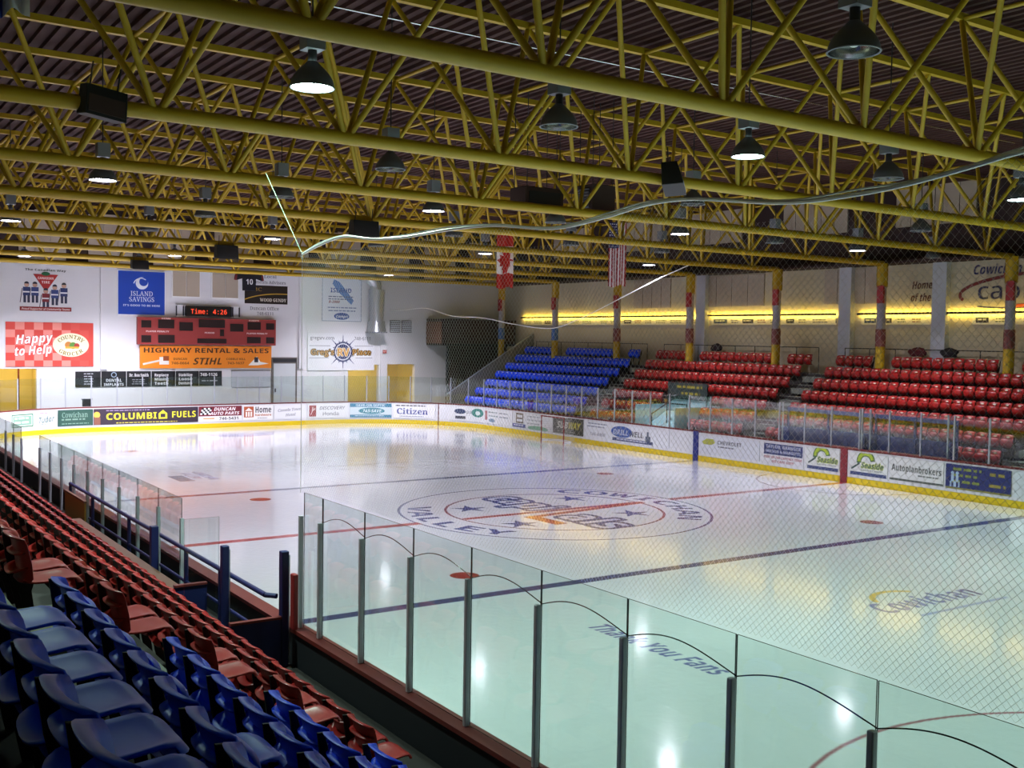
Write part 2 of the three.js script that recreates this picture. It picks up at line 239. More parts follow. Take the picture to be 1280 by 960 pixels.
// walls
{
  const holes = [[-10.3, -8.4, 0.75, 3.1], [8.53, 10.54, 0.75, 3.28], [11.1, 12.98, 0.75, 3.3]];
  const sh = new THREE.Shape([[-19.6, 0.7], [19.6, 0.7], [19.6, 8.4], [-19.6, 8.4]].map((p) => new THREE.Vector2(...p)));
  for (const [a, b, c, d] of holes) sh.holes.push(new THREE.Path([[a, c], [a, d], [b, d], [b, c]].map((p) => new THREE.Vector2(...p))));
  const g = new THREE.ExtrudeGeometry(sh, { depth: 0.3, bevelEnabled: false }); g.translate(0, 0, -32.5);
  const w = tag(part('wall_back', g, M.wall, scene), 'white painted block wall behind the far end of the rink', 'wall', null, 'structure');
  box('upper_wall', M.wallDark, w, 39.2, 3.2, 0.3, 0, 10.0, -32.36);
  for (let i = 0; i < 12; i++) for (let j = 0; j < 3; j++) { const x = -18.6 + i * 3.25 + j * 0.73; box('panel', M.beige, w, 0.71, 2.5, 0.08, x, 9.68 + 0.05 * (j % 2), -32.15); }
  for (const x of [-5.22, 5.6]) box('pilaster', M.wall, w, 0.34, 5.3, 0.14, x, 5.72, -32.14); for (const x of [10.82]) box('pilaster', M.wall, w, 0.4, 7.6, 0.1, x, 4.58, -32.16);
  box('ledge', M.greyDark, w, 38, 0.1, 0.2, 0, 8.4, -32.1);
  const g2 = new THREE.ExtrudeGeometry(new THREE.Shape([[-38, 0.7], [33, 0.7], [33, 8.25], [-38, 8.25]].map((p) => new THREE.Vector2(...p))), { depth: 0.3, bevelEnabled: false }); g2.rotateY(-Math.PI / 2); g2.translate(19.5, 0, 0);
  const r = tag(part('wall_right', g2, M.wallWarm, scene), 'pale block wall behind the far grandstand, washed by strip lights', 'wall', null, 'structure');
  box('upper_wall', M.wallDark, r, 0.3, 3.4, 71, 19.38, 9.95, -2.5);
  box('ledge', M.wallDark, r, 0.9, 0.12, 60, 18.8, 8.32, -2.2);
  for (const z0 of [-26.5, -20.6, -14.9, -8.75, -2.75, 3.2]) for (let j = 0; j < 5; j++) box('panel', M.beige, r, 0.08, 1.75, 0.69, 19.18, 10.65, z0 + 0.36 + j * 0.72);
  for (const [a, b] of [[-19.1, -16.2], [-13.95, -9.8], [-6.3, -3.45]]) for (let j = 0; j < 4; j++) { const d = (b - a) / 4; box('panel', M.beige, r, 0.06, 1.5, d - 0.02, 19.17, 7.45, a + d * (j + 0.5)); }
  for (const z of [-13.75, -5.0, -0.48, 5.6]) box('pilaster', M.pilaster, r, 0.34, 7.5, 0.62, 19.08, 4.5, z);
  tag(box('wall_left', M.wallWarm, scene, 0.3, 11, 71, -19.75, 5.9, -2.5), 'pale wall behind the stand where the photographer stands', 'wall', null, 'structure');
  tag(box('wall_front', M.wallWarm, scene, 39.6, 11, 0.3, 0, 5.9, 33.1), 'pale end wall behind the camera', 'wall', null, 'structure');
  // lobby rooms seen through the openings of the far wall
  for (const [x0, x1, n] of [[-12.5, -8.0, 0], [8.0, 13.6, 1]]) {
    const t = thing('lobby_room', n ? 'yellow lit lobby behind the two doorways below the round sponsor sign' : 'yellow lit lobby behind the doorway under the checkered banner', 'room', [0, 0, 0], 0, null, 'structure');
    box('wall', M.lobby, t, x1 - x0, 2.9, 0.1, (x0 + x1) / 2, 2.2, -35.6); box('wall', M.lobby, t, 0.1, 2.9, 3.2, x0, 2.2, -34.05); box('wall', M.lobby, t, 0.1, 2.9, 3.2, x1, 2.2, -34.05);
    box('ceiling_board', M.white, t, x1 - x0, 0.1, 3.2, (x0 + x1) / 2, 3.7, -34.05);
    const mx = n ? 10.6 : -9.3; box('light_panel', glow('#ffe08c', ROOM), t, 1.4, 0.05, 0.5, mx, 3.62, -33.6);
    const l = new THREE.RectAreaLight('#ffe08c', ROOM, 1.4, 0.5); l.position.set(mx, 3.58, -33.6); l.lookAt(mx, 0, -33.6); scene.add(l);
    box('door', M.brownDoor, t, 1.0, 1.45, 0.08, n ? 9.3 : -10.1, 1.47, -35.5);
    if (!n) box('door_post', M.brownDoor, t, 0.08, 2.5, 0.1, -8.95, 1.9, -34);
  }
}
// ceiling: corrugated steel deck, ribs along z
{
  const P = [], N = [], pitch = 0.3, x0 = -19.7, n = Math.ceil(39.4 / pitch), y = 11.34, h = 0.075, z0 = -32.6, z1 = 33.2, idx = [];
  const prof = [];
  for (let i = 0; i < n; i++) { const x = x0 + i * pitch; prof.push([x, y], [x + 0.11, y], [x + 0.135, y + h], [x + 0.275, y + h]); }
  prof.push([x0 + n * pitch, y]);
  for (let i = 0; i + 1 < prof.length; i++) { const [xa, ya] = prof[i], [xb, yb] = prof[i + 1], a = P.length / 3, len = Math.hypot(xb - xa, yb - ya), nx = (yb - ya) / len, ny = -(xb - xa) / len; P.push(xa, ya, z0, xb, yb, z0, xb, yb, z1, xa, ya, z1); for (let q = 0; q < 4; q++) N.push(nx, ny, 0); idx.push(a, a + 1, a + 2, a, a + 2, a + 3); }
  const g = new THREE.BufferGeometry(); g.setAttribute('position', new THREE.Float32BufferAttribute(P, 3)); g.setAttribute('normal', new THREE.Float32BufferAttribute(N, 3)); g.setIndex(idx);
  const c = tag(part('ceiling', g, M.deck, scene), 'dark brown corrugated steel roof deck above the yellow trusses', 'ceiling', null, 'structure');
  box('roof_slab', M.deckDark, c, 39.6, 0.2, 66, 0, 11.56, 0.2);
}

// ================================================================ ROOF: trusses, columns, lamps
const TURN = 0.013, TZ0 = 14.145, TS = 5.47, TH = 8.25, TT = 11.17;
const roofAt = (x, y, z) => [x * Math.cos(TURN) + z * Math.sin(TURN), y, -x * Math.sin(TURN) + z * Math.cos(TURN)];
for (let k = -1; k <= 8; k++) {
  const z = TZ0 - TS * k, t = thing('roof_truss', `yellow tubular steel roof truss, ${ordinal(9 - k)} from the far end wall`, 'truss', roofAt(0, TH, z), TURN);
  rod('bottom_chord', M.yellow, t, [-18.6, 0, 0], [18.1, 0, 0], 0.112);
  const h = TT - TH, dz = TS / 4, P = 3.048;
  for (const s of [-1, 1]) box('top_chord', M.yellow, t, 37, 0.13, 0.13, -0.3, h, s * dz);
  for (let i = -1; i <= 10; i++) {
    const x = -14.03 + P * i;
    for (const s of [-1, 1]) for (const e of [-1, 1]) rod('diagonal', M.yellow, t, [x + e * 0.06, 0.06, s * 0.03], [x + e * P / 2, h - 0.04, s * dz], 0.05);
    rod('strut', M.yellow, t, [x + P / 2, h - 0.03, -dz], [x + P / 2, h - 0.03, dz], 0.045);
  }
}
for (let k = 2; k <= 8; k++) {
  const p = roofAt(18.1, 0, TZ0 - TS * k), base = k === 8 ? 0.75 : 3.68;
  const t = thing('support_column', k === 8 ? 'yellow steel column in the far corner above the dark box room' : `painted steel column among the top seats, ${ordinal(8 - k)} from the far corner`, 'column', [p[0], base, p[2]], 0, null, 'structure');
  const H = 8.25 - base, cyl = (n, m, y0, y1, r) => part(n, new THREE.CylinderGeometry(r, r, y1 - y0, 16), m, t, [0, (y0 + y1) / 2, 0]);
  cyl('base_band', M.yellow, 0, H - 3.35, 0.19); cyl('poster_wrap', std(k > 6 ? '#4a6fae' : '#7d4540', 0.6), H - 3.35, H - 2.65, 0.2); cyl('shaft', std('#a6a2a6', 0.6), H - 2.65, H - 0.95, 0.18); cyl('top_band', M.yellow, H - 0.95, H, 0.22);
  box('poster', std('#a02a30', 0.6), t, 0.1, 0.7, 0.3, -0.2, H - 1.25, 0.1);
}
// lamps
const bell = (() => { const pts = []; for (let i = 0; i <= 12; i++) { const v = i / 12; pts.push(new THREE.Vector2(0.07 + 0.22 * Math.sin(v * Math.PI / 2) ** 1.1, 0.34 * (1 - v) ** 0.9)); } return new THREE.LatheGeometry(pts, 28); })();
const liner = (() => { const g = bell.clone(); g.scale(0.95, 0.94, 0.95); return g; })();
const rimGeo = new THREE.TorusGeometry(0.292, 0.012, 6, 28); rimGeo.rotateX(Math.PI / 2);
const lensGeo = new THREE.CylinderGeometry(0.27, 0.262, 0.02, 28);
const M_bell = std('#62666f', 0.45, { metalness: 0.2, side: THREE.DoubleSide }), M_liner = std('#c9ccd0', 0.22, { metalness: 1, side: THREE.DoubleSide });
const COLW = { '-12.8': 'above the near glass', '-8.7': 'over the near side of the ice', '-4.5': 'a little short of mid rink', '-0.5': 'over the middle of the rink', '4.3': 'just past mid rink', '8.6': 'over the far side of the ice', '12.9': 'above the far boards', '-9.5': 'near side of the end zone', '8.8': 'far side of the end zone', '17.4': 'over the far seats', '-17.1': 'over the near seats' };
function lamp(x, bay, lit, tint = '#ffffff', power = 1) {
  const p = roofAt(x, 8.3, TZ0 - TS * (bay + 0.5)), col = COLW[String(x)];
  const t = thing('high_bay_lamp', `${lit ? 'lit' : 'unlit'} grey high-bay lamp ${col}, ${ordinal(8 - bay)} bay from far wall`, 'lamp', p);
  part('reflector', bell, M_bell, t); part('rim', rimGeo, M.grey, t);
  rod('neck', M.greyDark, t, [0, 0.33, 0], [0, 0.5, 0], 0.06);
  box('ballast_box', M.grey, t, 0.26, 0.3, 0.26, 0, 0.64, 0);
  rod('hanging_rod', M.greyDark, t, [0, 0.79, 0], [0, 3.12, 0], 0.012);
  if (lit) {
    part('lens', lensGeo, glow(tint, LAMP_GLOW), t, [0, 0.015, 0]);
    const l = new THREE.SpotLight(tint, LAMP * power, 0, 1.22, 0.55, 2); l.position.set(p[0], p[1] - 0.03, p[2]); l.target.position.set(p[0], 0, p[2]); l.castShadow = true; l.shadow.radius = 12; scene.add(l); scene.add(l.target);
  } else { part('liner', liner, M_liner, t); part('bulb', new THREE.SphereGeometry(0.09, 12, 8), M.white, t, [0, 0.14, 0]); }
}
const CY = '#d8fff0', LV = '#f4efff';
for (const [x, b, c] of [[-12.8, 0, CY], [-4.5, 0, CY], [4.3, 0, CY], [12.9, 0, CY], [-12.8, 2, LV], [-4.5, 2, LV], [4.3, 2, LV], [12.9, 2, LV], [-12.8, 4, LV], [-4.5, 4, LV], [4.3, 4, LV], [12.9, 4, LV], [-4.5, 6, LV], [-9.5, 7, LV], [-4.5, 7, LV], [8.8, 7, LV], [-4.5, -2, CY], [4.3, -2, CY], [12.9, -2, CY], [-17.1, 0, CY]]) lamp(x, b, true, c, b >= 6 ? 2.1 : x < -15 ? 0.55 : b <= 0 ? 0.78 : 1);
for (const [x, b] of [[-8.7, -1], [-8.7, 0], [-8.7, 1], [-8.7, 2], [-8.7, 3], [-8.7, 4], [-0.5, 0], [-0.5, 1], [-0.5, 2], [-0.5, 3], [-0.5, 4], [8.6, 1], [8.6, 2], [8.6, 3], [4.3, 3], [17.4, 2]]) lamp(x, b, false);

// ================================================================ GLASS
function paneGeo(len, h, t = 0.012) { return boxGeo(t, h, len); }           // runs along z
const paneMats = [M.glass, M.glass, M.edge, M.edge, M.edge, M.edge];
// near glass: tall panes beside the camera with arched top trims
{
  const t = thing('rink_glass', 'tall clear rink glass with arched trims along the near boards', 'glass', [-12.98, 1.25, 0]), S = 1.1655, z0 = 12.735;
  for (let i = 0; i < 10; i++) {
    const z = z0 + S * i, p = part('post', new RoundedBoxGeometry(0.055, 1.45, 0.05, 2, 0.012), M.postNear, t, [-0.02, 0.725, z]);
    const q = part('pane', boxGeo(0.012, 1.75, S - 0.012), paneMats, t, [0.02, 0.875, z + S / 2]);
    const pts = []; for (let j = 0; j <= 12; j++) { const v = j / 12; pts.push([0.012, 1.45 - 0.875 + 0.13 * Math.sin(Math.PI * v) * (1 - 0.35 * v), -S / 2 + S * v]); }
    part('arch_trim', tube(pts, 0.0055, 24, 5), M.edge, q);
  }
  part('post', boxGeo(0.05, 1.45, 0.05), M.postNear, t, [-0.02, 0.725, z0 - 0.6]);
  part('pane', boxGeo(0.012, 1.75, 0.57), paneMats, t, [0.02, 0.875, z0 - 0.3]);
}
// low glass along the near players' bench
{
  const t = thing('rink_glass', 'row of low glass panes on short posts along the near players bench', 'glass', [-13.15, 0.76, 0]), S = 1.356;
  const run = (z1, n) => { for (let i = 0; i < n; i++) { const z = z1 - S * i; box('post', M.postNear, t, 0.055, 1.23, 0.07, 0, 0.615, z); if (i < n - 1) part('pane', boxGeo(0.012, 1.04, S - 0.012), paneMats, t, [0.0, 1.04, z - S / 2]); } };
  run(7.56, 10); run(-7.3, 5);
}
{
  const t = thing('end_pane', 'single clear glass pane standing across the near players bench', 'glass', [-13.8, 0.76, 10.62]);
  const q = part('pane', boxGeo(0.012, 1.5, 0.48), paneMats, t, [0, 1.0, 0]); q.rotation.y = Math.PI / 2; box('foot', M.bluePaint, t, 0.46, 0.25, 0.05, 0, 0.125, 0);
}
// glass round the far end and along the far side
{
  const t = thing('rink_glass', 'clear glass on thin metal posts around the far end and far side', 'glass');
  const S = 1.24; let s = SF - 8.1; const all = []; for (let q = s; q > 27; q -= S) all.push(q); for (let q = s + S; q < SF + 9; q += S) all.push(q);
  for (const q of all) {
    const a = rink(q, 0.06), b = rink(q + S, 0.06), m = [(a[0] + b[0]) / 2, (a[1] + b[1]) / 2];
    box('post', M.post, t, 0.05, 1.46, 0.05, a[0], 1.99, a[1]);
    const p = part('pane', boxGeo(0.01, 1.42, S - 0.03), [M.glass, M.glass, M.glass, M.glass, M.glass, M.glass], t, [m[0], 1.985, m[1]]); p.rotation.y = Math.atan2(b[0] - a[0], b[1] - a[1]);
  }
}

// ================================================================ NET
{
  const t = thing('safety_net', 'white diamond mesh safety net hung from a cable above the near glass', 'net', [-12.95, 0, 0]);
  const z0 = 12.0, z1 = 23.4, yb = 3.02;
  const cab = [[12.0, 6.06], [12.5, 6.14], [13.2, 6.2], [14.0, 6.12], [14.75, 6.09], [15.7, 6.1], [16.5, 6.08], [17.5, 5.98], [18.2, 6.02], [18.65, 6.07], [19.1, 6.07], [20.1, 5.95], [20.6, 5.95], [20.95, 5.97], [21.35, 6.02], [21.7, 6.07], [22.5, 6.1], [23.5, 6.1]];
  const top = (z) => { let i = 1; while (i < cab.length - 1 && cab[i][0] < z) i++; const f = (z - cab[i - 1][0]) / (cab[i][0] - cab[i - 1][0]); return cab[i - 1][1] + (cab[i][1] - cab[i - 1][1]) * f; };
  part('cable', tube(cab.map(([z, y]) => [0, y, z]), 0.015, 160, 6), std('#f6f6f4', 0.3, { metalness: 0.5 }), t);
  part('cable', tube(cab.map(([z, y], i) => [0.01, y + 0.02 + 0.012 * Math.sin(i * 1.7), z]), 0.007, 160, 5), M.rope, t);
  const d = 0.053, geos = [], r = 0.0011;
  const P = [], idx = [];
  const seg = (pts, dir) => { const at = P.length / 3; for (const [y, z] of pts) for (let q = 0; q < 3; q++) { const a = q * 2.0944; P.push(Math.cos(a) * r + 0.035 * Math.sin(z * 1.9 + y * 2.3), y + Math.sin(a) * r * 0.707, z - dir * Math.sin(a) * r * 0.707); } for (let i = 0; i + 1 < pts.length; i++) for (let q = 0; q < 3; q++) { const a = at + i * 3 + q, b = at + i * 3 + (q + 1) % 3; idx.push(a, b, a + 3, b, b + 3, a + 3); } };
  for (const dir of [1, -1]) for (let c = z0 - 4; c < z1 + 4; c += d) {
    const pts = []; for (let i = 0; i <= 16; i++) { const y = yb + (6.25 - yb) * i / 16, z = c + dir * (y - yb) * 0.97; if (z < z0 || z > z1 || y > top(z)) continue; pts.push([y, z]); }
    if (pts.length > 1) seg(pts, dir);
  }
  const g = new THREE.BufferGeometry(); g.setAttribute('position', new THREE.Float32BufferAttribute(P, 3)); g.setIndex(idx); g.computeVertexNormals();
  const m = part('netting', g, M.strand, t); m.userData = { kind: 'stuff' };
  rod('edge_rope', M.strand, t, [0, 2.98, z0], [0, 6.06, z0], 0.004);
  rod('suspension_line', std('#8fa888', 0.5), t, [0, 6.06, z0], [0, 7.25, 10.7], 0.003);
}
tag(part('net_rope', tube([[11.2, 6.55, -32.15], [11.6, 6.55, -31.2], [12.5, 6.68, -30.3], [13.0, 6.2, -27.8], [13.0, 6.1, -24.8], [13.0, 5.74, -21.6], [13.0, 5.53, -18], [13.0, 5.92, -16.1], [13.0, 7.16, -12], [13.0, 7.74, -10.1], [13.0, 8.2, -8.4]], 0.025, 90, 6), M.rope, scene), 'white rope sagging across the far corner above the blue seats', 'rope');

// ================================================================ SEATS
const backProf = profile([[0.46, -0.03], [0.48, -0.005], [0.6, -0.014], [0.76, -0.045], [0.805, -0.06], [0.824, -0.08], [0.818, -0.104]]);
const wrap = (a) => 0.02 * a * a + 0.05 * a ** 6;
const backShell = sheet((u, v) => { const a = u * 2 - 1, [y, z] = backProf(v); return [a * 0.208 * (1 - 0.03 * v), y - 0.03 * a ** 6 * v, z + wrap(a)]; }, 12, 10, 0.014);
const ledge = (y, z, half, drop, depth) => sheet((u, v) => { const a = u * 2 - 1; return [a * half, y - drop * (1 - a * a) - 0.25 * depth * v, z + wrap(a) * 0.6 - depth * v * (1 - 0.25 * a ** 4)]; }, 10, 2, 0.014);
const backGeo = mergeGeometries([backShell, ledge(0.69, -0.03, 0.192, 0.0, 0.05), ledge(0.575, -0.012, 0.19, 0.03, 0.085)]);
const upProf = profile([[0.36, -0.02], [0.38, 0.02], [0.42, 0.06], [0.5, 0.095], [0.6, 0.11], [0.67, 0.105], [0.69, 0.08]]);
const panUp = sheet((u, v) => { const a = u * 2 - 1, [y, z] = upProf(v); return [a * 0.2 * (1 - 0.04 * v), y - 0.03 * a ** 4 * v + 0.03 * a * a * (1 - v), z + 0.045 * (1 - a * a) * Math.sin(Math.PI * v)]; }, 10, 12, 0.014);
const plateGeo = (() => { const g = new THREE.CylinderGeometry(0.06, 0.06, 0.012, 14); g.rotateX(Math.PI / 2); g.scale(1, 0.42, 1); g.rotateX(-0.22); g.translate(0, 0.745, -0.012); return g; })();
const downProf = profile([[0.46, 0.0], [0.435, 0.06], [0.43, 0.2], [0.445, 0.38], [0.43, 0.43], [0.4, 0.44]]);
const panDown = sheet((u, v) => { const a = u * 2 - 1, [y, z] = downProf(v); return [a * 0.195 * (1 - 0.08 * v * v), y + 0.02 * a * a, z - 0.05 * a ** 4 * v]; }, 10, 10, 0.016);
const standGeo = (() => { const s = new THREE.Shape([[0.1, 0], [0.16, 0], [0.12, 0.3], [0.16, 0.44], [0.06, 0.5], [0.0, 0.62], [-0.045, 0.78], [-0.085, 0.785], [-0.06, 0.6], [-0.02, 0.42], [0.04, 0.3]].map((p) => new THREE.Vector2(p[0], p[1]))); const g = new THREE.ExtrudeGeometry(s, { depth: 0.014, bevelEnabled: true, bevelSize: 0.004, bevelThickness: 0.004, bevelSegments: 1 }); g.rotateY(-Math.PI / 2); g.translate(0.238, 0, 0); return g; })();
function seatProto(red, down, plate) {
  const t = new THREE.Group(), m = red ? M.redSeat : M.blueSeat;
  part('backrest', backGeo, m, t); part('seat_pan', down ? panDown : panUp, m, t); part('support_frame', standGeo, M.standard, t); if (plate) part('number_plate', plateGeo, M.plate, t); return t;
}
const protos = { r: seatProto(true, false), rd: seatProto(true, true), b: seatProto(false, false), bd: seatProto(false, true), rf: seatProto(true, false, true), bf: seatProto(false, false, true) };
const seats = [], PITCH = 0.46;
camera.updateMatrixWorld(); const vp = new THREE.Matrix4().multiplyMatrices(camera.projectionMatrix, camera.matrixWorldInverse.copy(camera.matrixWorld).invert());
const inView = (x, y, z, m = 0.04) => { const v = new THREE.Vector3(x, y, z).applyMatrix4(camera.matrixWorldInverse); if (v.z > -0.3) return false; v.set(x, y, z).applyMatrix4(vp); return Math.abs(v.x) < 1 + m && Math.abs(v.y) < 1 + m * 2; };
const NPH = [12.516, 13.417, 15.104, 17.826, 19.146, 20.407, 20.4];
for (let k = 0; k < 7; k++) {
  const list = [];
  for (let i = -80; i < 40; i++) {
    const z = NPH[k] + PITCH * i + 0.205; if (z < -6 || z > 24.6 || (z > 16.55 && z < 17.8)) continue;
    if (inView(NX(k), NT(k) + 0.7, z, 0.06)) list.push(z);
  }
  list.sort((a, b) => b - a);
  const cnt = { r: 0, b: 0 };
  list.forEach((z, i) => {
    const red = z < 17.3, down = red ? (z > 15.65 && k < 5) : (k === 5 ? z > 18.6 : k === 4 && i === 2);
    const n = ++cnt[red ? 'r' : 'b'];
    seats.push({ x: NX(k), y: NT(k), z, turn: Math.PI / 2, red, down, near: true, row: k, n, d: Math.hypot(NX(k) + 18.37, z - 24.9) });
  });
}
const FROWS = ['lowest', 'second', 'third', 'fourth', 'fifth', 'sixth', 'top'];
for (let k = 0; k < 7; k++) for (const [a, b, red, block] of [[-28.1, -17.42, false, 'blue block'], [-16.28, -6.05, true, 'middle block'], [-4.87, 5.42, true, 'penalty-box block'], [6.65, 9, true, 'last block']]) {
  const n = Math.floor((b - a) / PITCH); let c = 0;
  for (let i = 0; i < n; i++) {
    const z = a + PITCH * (i + 0.5);
    if (k < 3 && z > -12.6 && z < -9.5) continue;
    if (k === 0 && z > -1.6 && z < 3.3) continue;
    if (k === 6 && [2, 3, 4, 5, 6, 7].some((q) => Math.abs(roofAt(18.1, 0, TZ0 - TS * q)[2] - z) < 0.45)) continue;
    if (!inView(FX(k), FT(k) + 0.6, z, 0.02)) continue;
    seats.push({ x: FX(k), y: FT(k), z, turn: -Math.PI / 2, red, near: false, row: k, n: ++c, block, d: Math.hypot(FX(k) + 18.37, z - 24.9) });
  }
}
for (const red of [true, false]) {
  const list = seats.filter((s) => s.red === red).sort((a, b) => a.d - b.d), rest = [];
  list.forEach((s, i) => {
    const proto = protos[(red ? 'r' : 'b') + (s.down ? 'd' : s.near ? '' : 'f')], c = red ? 'red' : 'blue';
    if (i >= 300) { rest.push(s); return; }
    const o = proto.clone(); o.name = numbered(c + '_stadium_seat'); o.position.set(s.x, s.y, s.z); o.rotation.y = s.turn; scene.add(o);
    tag(o, s.near ? `${c} tip-up seat, near stand, ${ordinal(s.row + 1)} row up from the rink, ${ordinal(s.n)} from its near end` : `${c} tip-up seat, far stand ${s.block}, ${FROWS[s.row]} row, ${ordinal(s.n)} seat from its far end`, 'seat', s.near ? `${c} seats of the near stand` : `${c} seats of the far stand`);
  });
  if (rest.length) {
    const body = mergeGeometries([backGeo, panUp]); body.deleteAttribute('uv'); const plate = plateGeo.clone(); plate.deleteAttribute('uv');
    const src = mergeGeometries([body, plate], true), sm = red ? M.redSeat : M.blueSeat, im = new THREE.InstancedMesh(src, [sm, M.plate], rest.length), o = new THREE.Object3D();
    rest.forEach((s, i) => { o.position.set(s.x, s.y, s.z); o.rotation.y = s.turn; o.updateMatrix(); im.setMatrixAt(i, o.matrix); });
    im.name = numbered((red ? 'red' : 'blue') + '_seat_rows'); shade(im); scene.add(im);
    tag(im, `distant ${red ? 'red' : 'blue'} tip-up seats filling the remaining rows of the far stand`, 'seats', null, 'stuff');
  }
  console.log(red ? 'red' : 'blue', list.length, 'rest', rest.length, 'near', list.filter((s) => s.near).length);
}

// ================================================================ SIGNS AND ADVERTISEMENTS
function fit(g, text, x, y, w, h, font, color, o = {}) {     // text centred on (x, y), squeezed into w by h
  g.save(); const k = h / 100; g.font = font.replace('#', '100'); g.textAlign = 'center'; g.textBaseline = 'middle'; const m = g.measureText(text).width;
  g.translate(x, y); if (o.turn) g.rotate(o.turn); g.scale(Math.min(w / m, (o.max ?? 1.6) * k), k); if (o.slant) g.transform(1, 0, -o.slant, 1, 0, 0);
  if (o.stroke) { g.strokeStyle = o.stroke; g.lineWidth = (o.lw || h * 0.12) / k; g.lineJoin = 'round'; g.strokeText(text, 0, 0); }
  g.fillStyle = color; g.fillText(text, 0, 0); g.restore();
}
const B = 'bold #px sans-serif', BI = 'italic bold #px sans-serif', SF_ = '#px serif', SB = 'bold #px serif', SI = 'italic #px serif', N_ = '#px sans-serif';
function fine(g, x, y, w, n, dy, h, color) { g.fillStyle = color; for (let i = 0; i < n; i++) { let q = x + (rnd() * 0.06) * w; const e = x + w * (0.86 + rnd() * 0.14); while (q < e) { const l = h * (0.8 + rnd() * 2.2); g.fillRect(q, y + i * dy, Math.min(l, e - q), h * 0.62); q += l + h * 0.5; } } }
function printed(w, h, ppm, draw, bg = '#f2f2f2') { const [c, g] = canvas(Math.round(w * ppm), Math.round(h * ppm)); if (bg) { g.fillStyle = bg; g.fillRect(0, 0, c.width, c.height); } g.scale(ppm, ppm); draw(g, w, h); return canvasTex(c); }
// a flat board on the far end wall: x0..x1, y0..y1 on the wall plane
function wallSign(name, label, cat, [x0, x1, y0, y1], depth, ppm, bg, draw, side) {
  const w = x1 - x0, h = y1 - y0, f = new THREE.MeshStandardMaterial({ map: printed(w, h, ppm, draw, bg), roughness: 0.55 }), e = side || M.white;
  const m = part(name, boxGeo(w, h, depth), [e, e, e, e, f, e], scene, [(x0 + x1) / 2, (y0 + y1) / 2, -32.2 + depth / 2 + 0.005]);
  return tag(m, label, cat);
}
// lettering painted straight on a wall
function lettering(name, label, w, h, ppm, pos, turn, draw) {
  const mat = new THREE.MeshStandardMaterial({ map: printed(w, h, ppm, draw, null), transparent: true, roughness: 0.8 });
  return tag(part(name, new THREE.PlaneGeometry(w, h), mat, scene, pos, [0, turn, 0]), label, 'wall lettering');
}
// far end wall
lettering('wall_mural', 'red triangle mural with five children in hockey sweaters painted above the checkered banner', 2.6, 2.25, 100, [-7.97, 7.0, -32.19], 0, (g, w, h) => {
  fit(g, 'The Canadian Way', w / 2, 0.12, 1.9, 0.15, B, '#3a5a44');
  g.fillStyle = '#b5332f'; g.beginPath(); g.moveTo(0.72, 0.33); g.lineTo(1.88, 0.33); g.lineTo(1.3, 1.2); g.fill(); g.fillStyle = '#2e6b44'; g.beginPath(); g.ellipse(1.3, 0.3, 0.2, 0.1, 0, 0, 7); g.fill();
  fit(g, 'CANADIAN', 1.3, 0.52, 0.75, 0.16, B, '#f3e9e4'); fit(g, 'TIRE', 1.3, 0.72, 0.4, 0.16, B, '#f3e9e4');
  for (const [x, y, c] of [[0.42, 0.95, '#34406e'], [0.8, 0.95, '#3c4a80'], [1.3, 1.25, '#86343a'], [1.72, 1.05, '#3c4a80'], [2.15, 0.95, '#34406e']]) {
    g.fillStyle = '#c9a28c'; g.beginPath(); g.arc(x, y - 0.08, 0.11, 0, 7); g.fill(); g.fillStyle = '#2d2f3c'; g.beginPath(); g.arc(x, y - 0.13, 0.11, Math.PI, 0); g.fill();
    g.fillStyle = c; g.fillRect(x - 0.17, y + 0.03, 0.34, 0.42); g.fillStyle = '#eef0f2'; g.fillRect(x - 0.17, y + 0.24, 0.34, 0.07); g.fillStyle = '#3b3f55'; g.fillRect(x - 0.15, y + 0.45, 0.12, 0.35); g.fillRect(x + 0.03, y + 0.45, 0.12, 0.35); g.strokeStyle = '#40404a'; g.lineWidth = 0.03; g.beginPath(); g.moveTo(x - 0.2, y + 0.1); g.lineTo(x - 0.3, y + 0.8); g.stroke();
  }
  g.fillStyle = '#93302e'; g.fillRect(0.1, 1.95, 2.4, 0.2); fit(g, 'Proud Supporter of Community Teams', w / 2, 2.05, 2.25, 0.13, BI, '#f2e6df');
});
